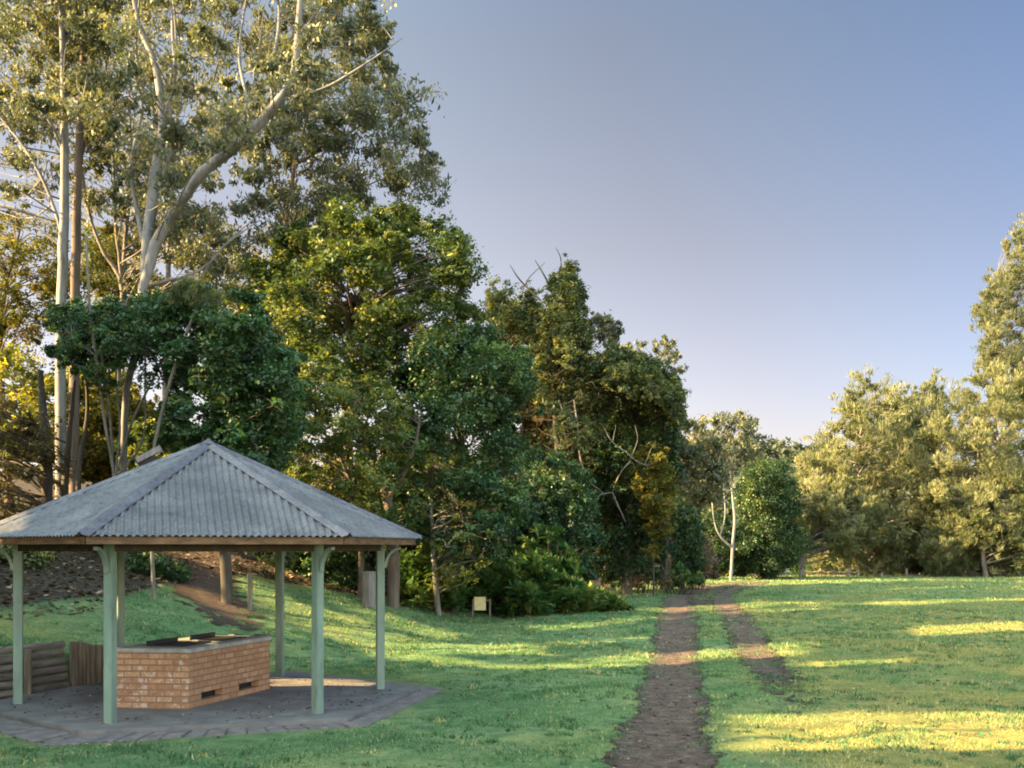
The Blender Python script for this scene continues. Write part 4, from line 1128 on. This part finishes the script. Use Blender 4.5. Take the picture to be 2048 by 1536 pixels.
# broad leafed forest trees, middle
tree('forest_tree', 'broad bright green tree with yellow highlights, its top against the sky', 'tree',
     [(470, 640), (490, 540), (560, 465), (640, 410), (720, 402), (810, 408), (880, 440), (925, 470), (962, 520), (968, 545), (930, 575), (965, 640), (975, 710), (900, 770), (760, 800), (620, 780), (520, 720)],
     38, 8.0, 44, 104, dict(BROAD, ns=27, nl=15, L=.25, W=.15, yellow=.10), M['mid_leaf'], M['brown_bark'], base=(700,), limb=.5)
tree('forest_tree', 'dark rounded tree bulging rightward above the notice board', 'tree',
     [(800, 700), (880, 650), (960, 640), (1030, 680), (1080, 745), (1072, 815), (1050, 900), (1062, 985), (1045, 1070), (985, 1140), (900, 1150), (820, 1090), (780, 960), (770, 820)],
     36, 7.0, 42, 100, dict(BROAD, ns=28, nl=15, L=.22, W=.14, yellow=.07), M['dark_leaf'], M['dark_bark'], base=(905,), limb=.4)
tree('forest_tree', 'yellow flecked understorey tree right of the shelter roof peak', 'tree',
     [(575, 760), (650, 730), (740, 750), (820, 790), (850, 880), (860, 990), (830, 1080), (760, 1110), (660, 1060), (600, 980), (565, 880)],
     33, 5.0, 38, 80, dict(BROAD, ns=20, nl=13, L=.2, W=.13, yellow=.16), M['mid_leaf'], M['brown_bark'],
     trunks=[[(786, 1214, 0, 26), (788, 1120, 0, 24), (775, 1000, 0, 18), (730, 880, .3, 12), (690, 790, .4, 6)], [(775, 1000, 0, 12), (820, 920, -.2, 9), (840, 840, -.3, 5)],
             [(720, 1210, .4, 13), (722, 1100, .4, 12), (700, 960, .5, 9), (640, 850, .6, 5)]])
tree('forest_tree', 'sparse drooping branches with bright yellow leaves above the ferns', 'tree',
     [(830, 900), (910, 880), (960, 960), (985, 1060), (965, 1170), (900, 1190), (850, 1120), (820, 1000)],
     34, 3.0, 28, 30, dict(BROAD, ns=9, nl=10, L=.17, W=.11, yellow=.16), M['yellow_green_leaf'], M['grey_bark'], base=(880,), limb=.2)
# back lit golden forest at the left
tree('gum_tree', 'far gum filling the gaps between the pale trunks with grey green leaves', 'tree',
     [(-60, 60), (120, -60), (330, -160), (520, -120), (560, 120), (500, 320), (400, 440), (240, 460), (60, 420)],
     49, 8.0, 56, 70, dict(GUM, ns=18, nl=18, L=.30, W=.10), M['gum_leaf'], M['grey_bark'],
     trunks=[[(330, 900, 0, 18), (334, 640, 0, 16), (338, 470, 0, 13), (350, 300, 0, 10), (360, 120, 0, 7), (350, -40, 0, 4)], [(338, 470, 0, 9), (280, 330, 0, 7), (230, 180, 0, 4)], [(350, 300, 0, 7), (420, 180, 0, 5), (450, 60, 0, 3)]])
gold = [
    ([(-160, 380), (60, 360), (140, 450), (150, 600), (80, 720), (-160, 760)], 46, 'golden backlit tree at the left frame edge below the gum crowns', 40, .06, 'golden_leaf'),
    ([(150, 470), (260, 430), (330, 520), (320, 680), (220, 720), (150, 640)], 50, 'golden backlit tree glimpsed between the gum trunks', 30, .06, 'golden_leaf'),
    ([(330, 470), (430, 430), (520, 520), (560, 640), (500, 740), (380, 700)], 52, 'olive gold tree seen through gaps above the dark evergreen', 34, .06, 'yellow_green_leaf'),
    ([(-160, 700), (40, 690), (150, 760), (170, 860), (100, 950), (-160, 960)], 40, 'yellow green understorey tree at the left frame edge', 44, .10, 'yellow_green_leaf'),
    ([(130, 720), (230, 740), (320, 800), (330, 920), (240, 980), (130, 960)], 42, 'yellow leaved understorey tree behind the pale stems', 64, .10, 'golden_leaf'),
    ([(480, 880), (590, 840), (640, 930), (640, 1040), (560, 1060), (480, 980)], 44, 'yellow leaved small tree behind the roof peak', 26, .10, 'golden_leaf'),
    ([(440, 600), (560, 560), (660, 640), (640, 800), (520, 860)], 47, 'dusky green tree behind the dark evergreen', 40, .03, 'mid_leaf'),
]
for poly, Y, lab, n, yel, mt in gold:
    tree('forest_tree', lab, 'tree', poly, Y, 7.0, 44, n, dict(BROAD, ns=20, nl=13, L=.26, W=.16, yellow=yel), M[mt], M['brown_bark'], limb=.35, group=None)
tree('forest_tree', 'bronze leaved tree with two dark trunks beside the left roof edge', 'tree',
     [(-160, 830), (40, 800), (130, 850), (150, 960), (100, 1050), (-160, 1080)], 31, 4.0, 40, 34, dict(BROAD, ns=16, nl=12, L=.2, W=.12, yellow=.04), M['bronze_leaf'], M['dark_bark'],
     trunks=[[(98, 1100, 0, 24), (95, 980, 0, 22), (90, 860, 0, 18), (80, 740, 0, 10)], [(132, 1100, .5, 16), (130, 980, .5, 15), (140, 860, .5, 10), (150, 760, .5, 6)]])
tree('forest_tree', 'dark creeper covered small tree in front of the twin gum trunks', 'tree',
     [(90, 620), (170, 590), (260, 600), (330, 570), (350, 640), (300, 720), (180, 760), (90, 720)], 30, 3.0, 34, 34, dict(BROAD, ns=22, nl=13, L=.2, W=.13, yellow=.05), M['dark_leaf'], M['dark_bark'], base=(165,), limb=.18)

# vine draped trees in the centre
VINE = dict(BROAD, ns=34, nl=16, L=.22, W=.15, spread=.16, yellow=.05, squash=1.7)
tree('vine_covered_tree', 'tall narrow tower of vines standing highest in the centre', 'tree',
     [(1098, 560), (1118, 528), (1150, 532), (1162, 580), (1172, 650), (1190, 720), (1206, 800), (1215, 880), (1180, 960), (1090, 960), (1060, 860), (1062, 740), (1080, 650)],
     50, 5.5, 30, 92, VINE, M['vine_leaf'], M['dark_bark'], base=(1125,), limb=.5,
     extra=[[(1105, 580, 0, 4), (1085, 545, 0, 3), (1070, 520, 0, 1)], [(1120, 560, 0, 4), (1122, 520, .2, 2.5), (1112, 495, .2, 1)], [(1080, 600, 0, 4), (1040, 560, 0, 3), (1020, 530, 0, 1)]])
tree('vine_covered_tree', 'lower vine covered tree with yellow top left of the tall tower', 'tree',
     [(965, 610), (990, 582), (1020, 605), (1050, 588), (1085, 600), (1095, 680), (1085, 760), (1060, 830), (1010, 790), (985, 700)],
     53, 5.0, 30, 52, dict(VINE, yellow=.06), M['vine_leaf'], M['dark_bark'], base=(1035,), limb=.4,
     extra=[[(1040, 600, 0, 3), (1055, 560, 0, 2), (1090, 525, 0, 1)]])
tree('vine_covered_tree', 'vine canopy dome over a dark hollow left of the sunlit bushes', 'tree',
     [(1178, 800), (1190, 730), (1215, 705), (1270, 715), (1335, 745), (1372, 790), (1382, 820), (1350, 840), (1310, 815), (1260, 800), (1210, 830)],
     50, 5.0, 22, 80, dict(VINE, ns=30), M['vine_leaf'], M['dark_bark'], limb=.3,
     trunks=[[(1250, 1150, 2, 12), (1262, 1000, 2, 11), (1270, 880, 1.6, 9), (1280, 780, 0, 6)], [(1330, 1150, 2.5, 9), (1335, 1000, 2.5, 8), (1330, 880, 2, 6), (1320, 790, 0, 4)]])
tree('dead_tree', 'bare twisted pale branches reaching across the dark hollow', 'tree',
     None, 48, 1, 8, 2, None, M['vine_leaf'], M['grey_bark'], twigs=2,
     trunks=[[(1262, 1160, 6, 4.32), (1246, 1030, 5, 3.60), (1205, 985, 2, 3.60), (1178, 962, 0, 3.96), (1160, 915, 0, 3.96), (1154, 845, 0, 3.60), (1148, 800, 0, 2.16)],
             [(1154, 850, 0, 2.52), (1130, 830, 0, 2.16), (1118, 800, 0, 1.08)],
             [(1246, 1030, 4, 2.88), (1225, 990, 1, 2.88), (1243, 942, -.4, 2.88), (1262, 915, -.4, 2.88), (1225, 885, -.5, 2.16), (1208, 855, -.5, 1.08)],
             [(1262, 915, -.4, 2.16), (1290, 930, -.4, 1.80), (1310, 925, -.4, 0.86)], [(1262, 915, -.4, 2.16), (1275, 880, -.4, 1.58), (1270, 850, -.3, 0.72)],
             [(1225, 985, -.3, 2.16), (1200, 990, -.3, 1.80), (1190, 1010, -.3, 0.86)], [(1225, 985, -.3, 2.16), (1240, 1020, -.3, 1.80), (1252, 1045, -.2, 0.86)],
             [(1225, 885, -.5, 1.44), (1232, 850, -.5, 0.86)], [(1290, 930, -.4, 1.44), (1305, 890, -.4, 0.72)]])
tree('gum_tree', 'thin gum tufts showing above the vine dome against the sky', 'tree',
     [(1222, 705), (1262, 675), (1300, 690), (1318, 668), (1345, 672), (1368, 720), (1366, 755), (1345, 770), (1300, 765), (1240, 745)],
     60, 3.0, 13, 40, dict(GUM, ns=8, nl=14, L=.24, W=.10), M['gum_leaf_blue'], M['grey_bark'], base=(1320,), limb=.2, cull=False)
tree('gum_tree', 'small gum tufts just right of the tall vine tower', 'tree',
     [(1172, 645), (1205, 625), (1240, 650), (1245, 690), (1205, 705), (1170, 690)], 56, 2.5, 12, 19, dict(GUM, ns=9, nl=14, L=.24, W=.09), M['gum_leaf_blue'], M['grey_bark'], base=(1205,), limb=.18, cull=False)
# forest wall behind the vines
for poly, Y, lab, n in [
    ([(960, 660), (1060, 640), (1110, 600), (1180, 700), (1200, 840), (1190, 1000), (1000, 1010), (950, 820)], 61, 'dim forest tree behind the two vine towers', 70),
    ([(1170, 770), (1240, 735), (1320, 735), (1365, 800), (1350, 950), (1330, 1060), (1180, 1060), (1165, 900)], 63, 'dim forest tree behind the vine dome', 66)]:
    tree('forest_tree', lab, 'tree', poly, Y, 5.0, 40, n, dict(BROAD, ns=26, nl=14, L=.30, W=.2, yellow=.01), M['deep_leaf'], M['dark_bark'], limb=.3)
# dark mass under the vines
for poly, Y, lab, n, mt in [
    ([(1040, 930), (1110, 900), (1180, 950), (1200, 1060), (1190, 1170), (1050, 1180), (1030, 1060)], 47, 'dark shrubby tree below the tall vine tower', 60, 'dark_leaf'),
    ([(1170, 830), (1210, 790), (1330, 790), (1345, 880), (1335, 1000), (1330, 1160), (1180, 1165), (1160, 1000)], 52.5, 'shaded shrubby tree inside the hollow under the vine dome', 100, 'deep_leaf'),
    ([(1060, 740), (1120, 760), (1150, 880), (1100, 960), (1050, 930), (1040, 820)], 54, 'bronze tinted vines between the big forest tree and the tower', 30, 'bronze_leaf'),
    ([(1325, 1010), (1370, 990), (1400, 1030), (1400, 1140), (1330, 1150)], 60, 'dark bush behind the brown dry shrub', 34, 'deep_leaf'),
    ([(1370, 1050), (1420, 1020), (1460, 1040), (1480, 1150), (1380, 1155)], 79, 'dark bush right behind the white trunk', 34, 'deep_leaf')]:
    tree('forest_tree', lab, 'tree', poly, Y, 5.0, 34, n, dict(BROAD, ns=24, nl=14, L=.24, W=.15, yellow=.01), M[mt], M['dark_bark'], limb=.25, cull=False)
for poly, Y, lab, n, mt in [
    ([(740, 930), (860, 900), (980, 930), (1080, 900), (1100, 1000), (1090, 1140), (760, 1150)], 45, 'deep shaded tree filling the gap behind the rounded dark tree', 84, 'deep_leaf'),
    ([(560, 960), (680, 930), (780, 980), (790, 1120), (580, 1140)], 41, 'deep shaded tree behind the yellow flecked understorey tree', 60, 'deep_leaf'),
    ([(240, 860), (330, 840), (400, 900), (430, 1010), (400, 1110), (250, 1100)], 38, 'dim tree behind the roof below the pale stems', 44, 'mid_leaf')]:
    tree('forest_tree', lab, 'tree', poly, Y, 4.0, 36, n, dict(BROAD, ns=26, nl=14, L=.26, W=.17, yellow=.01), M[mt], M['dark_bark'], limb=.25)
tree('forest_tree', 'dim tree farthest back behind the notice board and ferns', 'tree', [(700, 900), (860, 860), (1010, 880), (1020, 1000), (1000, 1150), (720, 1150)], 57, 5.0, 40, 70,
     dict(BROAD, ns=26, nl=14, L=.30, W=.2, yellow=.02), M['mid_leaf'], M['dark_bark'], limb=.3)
# sunlit trees right of the vines
tree('forest_tree', 'sunlit yellow green shrubby tree at the right of the dark hollow', 'tree',
     [(1278, 900), (1310, 880), (1342, 915), (1350, 980), (1335, 1040), (1322, 1120), (1296, 1110), (1285, 1030), (1272, 960)], 49, 3.0, 20, 44, dict(BROAD, ns=18, nl=13, L=.22, W=.14, yellow=.2), M['golden_leaf'], M['dark_bark'], base=(1308,), limb=.1, cull=False)
tree('forest_tree', 'pale olive tree with soft crown left of the white trunked gum', 'tree',
     [(1310, 860), (1340, 835), (1390, 825), (1430, 850), (1450, 920), (1445, 1000), (1390, 1020), (1330, 990), (1305, 920)],
     68, 6.0, 27, 56, dict(GUM, ns=18, nl=13, L=.34, W=.13), M['gum_leaf'], M['grey_bark'], base=(1380,), limb=.35, cull=False)
tree('gum_tree', 'gum with slim white trunk forking low at the track end', 'tree',
     [(1395, 880), (1420, 835), (1465, 818), (1505, 835), (1540, 870), (1536, 900), (1500, 930), (1455, 950), (1410, 960)],
     74, 6.0, 22, 46, dict(GUM, ns=11, nl=12, L=.34, W=.12), M['gum_leaf_blue'], M['white_bark'],
     trunks=[[(1462, 1160, 0, 9), (1465, 1100, 0, 8.5), (1469, 1040, 0, 7.5), (1464, 980, 0, 6), (1458, 910, 0, 5), (1462, 850, 0, 3)],
             [(1464, 1095, 0, 7), (1440, 1072, -.3, 5), (1428, 1040, -.4, 4.5), (1422, 985, -.4, 3.5), (1405, 930, -.4, 2)],
             [(1440, 1072, -.3, 4), (1450, 1030, -.3, 4), (1447, 975, -.3, 3), (1440, 920, -.2, 2)]], cull=False)
tree('round_tree', 'dark rounded dense tree between the white trunk and the golden trees', 'tree',
     [(1470, 1000), (1488, 945), (1515, 912), (1542, 930), (1575, 922), (1588, 970), (1612, 1000), (1590, 1040), (1610, 1085), (1590, 1135), (1540, 1150), (1480, 1150), (1462, 1090), (1475, 1050)],
     81, 9.0, 22, 120, dict(BROAD, ns=19, nl=20, L=.28, W=.17, yellow=.015, spread=.3), M['deep_leaf'], M['dark_bark'], base=(1530,), limb=.5, cull=False)
tree('forest_tree', 'small yellow orange shrub glowing at the foot of the white trunk', 'tree',
     [(1430, 1130), (1450, 1120), (1500, 1128), (1520, 1140), (1510, 1152), (1440, 1155)], 86, 2.0, 9, 14, dict(BROAD, ns=12, nl=11, L=.3, W=.2, yellow=.3), M['golden_leaf'], M['dark_bark'], limb=.1, cull=False)
shrub('dry_shrub', 'dry brown shrub beside the bend of the track', [(1350, 1090), (1385, 1060), (1425, 1095), (1435, 1160), (1360, 1165)], 62, 3.0, 17, 34,
      dict(GUM, ns=16, nl=16, L=.26, W=.045, spread=.25), M['dry_leaf'])
shrub('dry_shrub', 'dim brown thicket left of the low green bush', [(1210, 1080), (1290, 1050), (1350, 1080), (1340, 1165), (1220, 1172)], 56, 3.0, 18, 34,
      dict(GUM, ns=16, nl=14, L=.26, W=.05, spread=.25), M['dry_leaf'])
shrub('green_shrub', 'low bright green bush at the left edge of the track bend', [(1315, 1140), (1360, 1128), (1405, 1150), (1408, 1170), (1320, 1174)], 58, 2.5, 12, 26,
      dict(BROAD, ns=16, nl=14, L=.22, W=.13), M['fern_leaf'])

# casuarinas along the river on the right
CAS = dict(ns=21, nl=50, L=.32, W=.058, kind='needle', spread=.19, squash=1.0, yellow=.03)
cas = [
    ([(1572, 1000), (1590, 930), (1630, 880), (1660, 830), (1700, 775), (1722, 752), (1745, 772), (1775, 750), (1800, 765), (1815, 820), (1850, 900), (1850, 1020), (1848, 1130), (1780, 1152), (1680, 1152), (1600, 1130), (1585, 1060)],
     92, 12, 30, 120, 'wide golden olive casuarina with ragged tips, left of the right group', (1735,), 'casuarina_leaf'),
    ([(1830, 860), (1880, 800), (1930, 760), (1990, 720), (2060, 740), (2120, 800), (2120, 1130), (2060, 1150), (1960, 1150), (1870, 1140), (1835, 1080), (1830, 1000)],
     90, 12, 32, 120, 'broad golden casuarina filling the right frame edge', (1985,), 'casuarina_leaf'),
    ([(1945, 640), (1960, 585), (1985, 560), (2000, 500), (2030, 455), (2080, 440), (2120, 560), (2120, 800), (2020, 800), (1960, 720)],
     98, 9, 26, 95, 'tallest casuarina with airy green spires at the right frame edge', (2040,), 'casuarina_tip'),
    ([(1780, 830), (1820, 790), (1850, 770), (1880, 765), (1900, 820), (1880, 900), (1820, 920)], 100, 7, 24, 34, 'loose grey green casuarina showing between the two broad ones', (1835,), 'casuarina_tip'),
    ([(1612, 1000), (1680, 960), (1740, 1000), (1750, 1080), (1690, 1120), (1625, 1090)], 86, 5, 26, 36, 'low golden casuarina in front, above the rail fence', (1602,), 'casuarina_leaf'),
    ([(1900, 990), (1960, 950), (2040, 970), (2100, 1020), (2100, 1100), (1990, 1110), (1920, 1080)], 86.5, 5, 26, 36, 'low golden casuarina with slender grey trunk beside the pale stump', (1972,), 'casuarina_leaf'),
]
for poly, Y, T, r_px, n, lab, b_, mt in cas:
    tree('casuarina', lab, 'tree', poly, Y, T, r_px, n, dict(CAS, ns=15) if mt == 'casuarina_tip' else CAS, M[mt], M['grey_bark'], base=b_, limb=.24 if mt == 'casuarina_tip' else .42, twigs=2, cull=False, branch_r=.02)
shrub('golden_shrub', 'low sunlit feathery shrub left of the pale stump', [(1842, 1090), (1870, 1070), (1920, 1075), (1935, 1120), (1900, 1146), (1850, 1140)], 87, 3.0, 18, 20, dict(CAS, L=.45), M['casuarina_leaf'])
shrub('golden_shrub', 'low dim feathery shrub below the wide casuarina', [(1690, 1060), (1740, 1040), (1860, 1040), (1870, 1150), (1690, 1152)], 97, 4.0, 18, 70, dict(CAS, L=.4), M['casuarina_tip'])
shrub('golden_shrub', 'dark thicket behind the rail fence', [(1575, 1050), (1680, 1040), (1720, 1150), (1575, 1152)], 96, 4.0, 18, 56, dict(CAS, L=.45), M['dark_leaf'])
shrub('golden_shrub', 'dim thicket behind the right bollards', [(1850, 1050), (2110, 1050), (2110, 1150), (1850, 1152)], 99, 4.0, 20, 90, dict(CAS, L=.4), M['casuarina_tip'])
tree('slim_tree', 'slim pale trunk standing left of the rail fence', 'tree', [(1580, 1040), (1605, 1030), (1625, 1060), (1610, 1095), (1585, 1090)], 85, 2, 12, 14, dict(BROAD, ns=10, nl=10, L=.3, W=.2, yellow=.1), M['yellow_green_leaf'], M['gum_bark'],
     trunks=[[(1601, 1156, 0, 5), (1601, 1110, 0, 5), (1600, 1060, 0, 3)]], cull=False)

# ferny bank below the forest edge
FERN = dict(BROAD, ns=26, nl=16, L=.34, W=.085, kind='fern', spread=.22, yellow=.05)
for poly, Y, lab, n, yel in [
    ([(800, 1110), (860, 1090), (915, 1120), (925, 1200), (880, 1228), (810, 1222)], 35.5, 'dark ferny shrub left of the notice board', 40, .03),
    ([(900, 1120), (960, 1100), (1010, 1130), (1015, 1215), (960, 1232), (905, 1225)], 37.5, 'ferny shrub right behind the notice board', 40, .02),
    ([(985, 1135), (1050, 1112), (1100, 1140), (1108, 1218), (1060, 1236), (995, 1234)], 37, 'tall ferny shrub right of the notice board', 40, .12),
    ([(1080, 1150), (1140, 1142), (1190, 1165), (1200, 1222), (1140, 1234), (1085, 1232)], 38, 'ferny shrub with sunlit top in the middle of the bank', 36, .22),
    ([(1170, 1168), (1215, 1165), (1262, 1188), (1275, 1212), (1230, 1228), (1175, 1230)], 39, 'low ferny shrub with bright tips at the right end of the bank', 32, .32),
    ([(1020, 1060), (1100, 1050), (1160, 1100), (1150, 1165), (1040, 1160)], 43, 'shaded ferny shrub higher up behind the bank', 34, .01)]:
    shrub('fern_shrub', lab, poly, Y, 3.0, 22, n, dict(FERN, yellow=yel), M['fern_leaf'])
# shade plants behind the shelter
for poly, Y, lab, n, mt in [
    ([(560, 1080), (640, 1050), (720, 1075), (730, 1160), (660, 1180), (580, 1150)], 36, 'dark undergrowth bush seen under the eave between the right posts', 40, 'dark_leaf'),
    ([(270, 1090), (350, 1070), (385, 1130), (360, 1190), (290, 1190)], 29, 'dark leafy bush seen below the roof left of the foot path', 34, 'dark_leaf'),
    ([(500, 1080), (560, 1070), (580, 1120), (530, 1150)], 33, 'small dark bush on a trunk beside the upper foot path', 20, 'vine_leaf'),
    ([(-60, 1080), (60, 1070), (110, 1100), (90, 1150), (-60, 1160)], 26, 'grey green bush under the left end of the eave', 34, 'vine_leaf'),
    ([(130, 1085), (200, 1075), (240, 1110), (220, 1150), (140, 1140)], 31, 'dim bush in leaf litter between the two left posts', 24, 'bronze_leaf')]:
    shrub('undergrowth_bush', lab, poly, Y, 3.0, 26, n, dict(BROAD, ns=20, nl=13, L=.19, W=.12), M[mt])

# ---- wooded rise far off beyond the river
hx, hy = np.linspace(0, 260, 70), np.linspace(230, 420, 40)
HX, HY = np.meshgrid(hx, hy, indexing='ij')
HZ = 27 * np.exp(-((HX - 60) / 75) ** 2 - ((HY - 320) / 70) ** 2) + 14 * np.exp(-((HX - 170) / 80) ** 2 - ((HY - 330) / 70) ** 2) + 1.5 * np.sin(HX * .4) * np.sin(HY * .33) - 1
k = np.arange(69)[:, None] * 40 + np.arange(39)[None, :]
hl = np_mesh('far_hill', np.stack([HX, HY, HZ], -1).reshape(-1, 3), quads=np.stack([k, k + 40, k + 41, k + 1], -1).reshape(-1, 4), smooth=True,
             mat=simple_mat('far_hill', [(.3, (.03, .045, .035)), (.6, (.07, .09, .06))], .3, .9, bump=0))
tag(hl, 'dim wooded rise far beyond the white trunk', 'hill', kind='structure')
n = 1500
cx_, cy_ = rng.uniform(20, 200, n), rng.uniform(240, 330, n)
cz_ = 27 * np.exp(-((cx_ - 60) / 75) ** 2 - ((cy_ - 320) / 70) ** 2) + 14 * np.exp(-((cx_ - 170) / 80) ** 2 - ((cy_ - 330) / 70) ** 2) + rng.uniform(0, 3, n)
fw = make_crown('far_wood', np.stack([cx_, cy_, cz_], 1), rng.uniform(1.5, 3.2, n), dict(BROAD, ns=6, nl=5, L=1.6, W=1.1), leaf_mat('far_leaf', [(0, (.04, .055, .045)), (1, (.12, .14, .10))], .3, 0), None, cull=False)
tag(fw, 'tree cover on the far rise', 'wood', kind='stuff')

# ---- forest continuing to the left of the picture (it shades the shelter and the lawn)
for X, Y, h, w in [(-15.5, 18, 13, 6), (-20, 12, 16, 7), (-21, 22, 18, 7), (-29, 17, 21, 9), (-30, 25, 21, 8), (-40, 20, 23, 10), (-12.5, 10.5, 10, 5), (-13.5, 4.5, 11, 6), (-22, 5, 16, 8), (-31, 8, 20, 9), (-42, 10, 24, 10), (-16, 14.5, 12, 5)]:
    z = float(ground_z(X, Y)); root = empty('forest_tree', (X, Y, z))
    tag(root, 'dense forest tree left of the view', 'tree', 'forest trees beyond the left frame edge')
    nb = 46
    u = unit(rng.normal(size=(nb, 3))) * rng.uniform(.25, 1, (nb, 1)) ** .5
    Pc = np.array([X, Y, z + h * .55]) + u * np.array([w / 2, w / 2, h * .47])
    P = smooth_poly(np.array([[X, Y, z - .3], [X + .1, Y, z + h * .4], [X, Y + .2, z + h * .8]]), 8)
    V, Qq = tube_arrays(P, np.linspace(.12, .05, 8), 8)
    np_mesh('trunk', V - np.array([X, Y, z]), quads=Qq, mat=M['grey_bark'], parent=root, smooth=True)
    make_crown('crown', Pc, np.full(nb, w * .2), dict(BROAD, ns=36, nl=14, L=.30, W=.22, spread=.25, wide=True), M['mid_leaf'], root)

# ================================================================== LIGHT, SKY, CAMERA
w = bpy.data.worlds.new('World'); sc.world = w; w.use_nodes = True
nt = w.node_tree; nt.nodes.clear()
wo = nt.nodes.new('ShaderNodeOutputWorld'); bg = nt.nodes.new('ShaderNodeBackground')
sky = nt.nodes.new('ShaderNodeTexSky'); sky.sky_type = 'NISHITA'; sky.sun_disc = False
sky.sun_elevation = SUN_EL
to_sun = -LDIR
sky.sun_rotation = math.atan2(to_sun[0], to_sun[1])
sky.air_density = 1.0; sky.dust_density = 1.6; sky.ozone_density = 1.5; sky.altitude = 50
tc = nt.nodes.new('ShaderNodeTexCoord'); sx = nt.nodes.new('ShaderNodeSeparateXYZ'); nt.links.new(tc.outputs['Generated'], sx.inputs[0])
# hazy warm band low down, deeper blue away from sun, overhead brightened as added fill
haze_fill = ramp(nt, [(0.0, (2.38, 1.84, 1.98)), (.12, (2.36, 1.75, 1.72)), (.26, (2.32, 1.62, 1.40)), (.42, (2.18, 1.65, 1.40)), (.55, (2.0, 1.9, 1.8)), (.80, (SKY_UP * .98, SKY_UP, SKY_UP * .80)), (1, (SKY_UP * .98, SKY_UP, SKY_UP * .80))])
nt.links.new(sx.outputs['Z'], haze_fill.inputs['Fac'])
m1 = mixc(nt, 1.0, sky.outputs[0], haze_fill.outputs['Color'], 'MULTIPLY')
dt = nt.nodes.new('ShaderNodeVectorMath'); dt.operation = 'DOT_PRODUCT'; dt.inputs[1].default_value = (.72, .52, .46)
nt.links.new(tc.outputs['Generated'], dt.inputs[0])
rb = ramp(nt, [(.60, (1.24, 1.24, 1.16)), (.72, (1.03, 1.01, .98)), (.80, (.88, .95, 1.0)), (.90, (.68, .83, 1.02))]); nt.links.new(dt.outputs['Value'], rb.inputs['Fac'])
m2 = mixc(nt, 1.0, m1, rb.outputs['Color'], 'MULTIPLY')
# added fill: sky behind the viewer brightened to lift faces turned this way
bk = ramp(nt, [(.30, (4.2, 4.1, 3.5)), (.52, (1, 1, 1))])
by_ = nt.nodes.new('ShaderNodeMath'); by_.operation = 'MULTIPLY_ADD'; by_.inputs[1].default_value = .5; by_.inputs[2].default_value = .5
nt.links.new(sx.outputs['Y'], by_.inputs[0]); nt.links.new(by_.outputs[0], bk.inputs['Fac'])
m3 = mixc(nt, 1.0, m2, bk.outputs['Color'], 'MULTIPLY')
nt.links.new(m3, bg.inputs['Color'])
bg.inputs['Strength'].default_value = .12
nt.links.new(bg.outputs[0], wo.inputs['Surface'])

sd = bpy.data.lights.new('sun', 'SUN'); sd.energy = 32.0; sd.angle = math.radians(.55); sd.color = (1.0, .71, .31)
so = bpy.data.objects.new('sun', sd); COL.objects.link(so)
so.rotation_euler = Vector(LDIR).to_track_quat('-Z', 'Y').to_euler(); so.location = (-40, 25, 40)

cd = bpy.data.cameras.new('camera'); co = bpy.data.objects.new('camera', cd); COL.objects.link(co)
co.location = (0, 0, EYE); co.rotation_euler = (PI / 2, 0, 0)
cd.sensor_width = 36; cd.lens = F / 2048 * 36; cd.shift_y = (HOR - 768) / 2048
cd.clip_start = .1; cd.clip_end = 3000
sc.camera = co

sc.render.engine = 'CYCLES'
sc.view_settings.view_transform = 'Standard'; sc.view_settings.look = 'None'; sc.view_settings.exposure = 0; sc.view_settings.gamma = 1
cy = sc.cycles
cy.use_denoising = True; cy.max_bounces = 6; cy.diffuse_bounces = 3; cy.transmission_bounces = 4; cy.transparent_max_bounces = 8; cy.glossy_bounces = 2
cy.filter_width = 1.9
cy.use_adaptive_sampling = True; cy.adaptive_threshold = .015
cy.caustics_reflective = False; cy.caustics_refractive = False

print('LEAVES', sum(len(o.data.polygons) for o in sc.objects if o.type == 'MESH'))
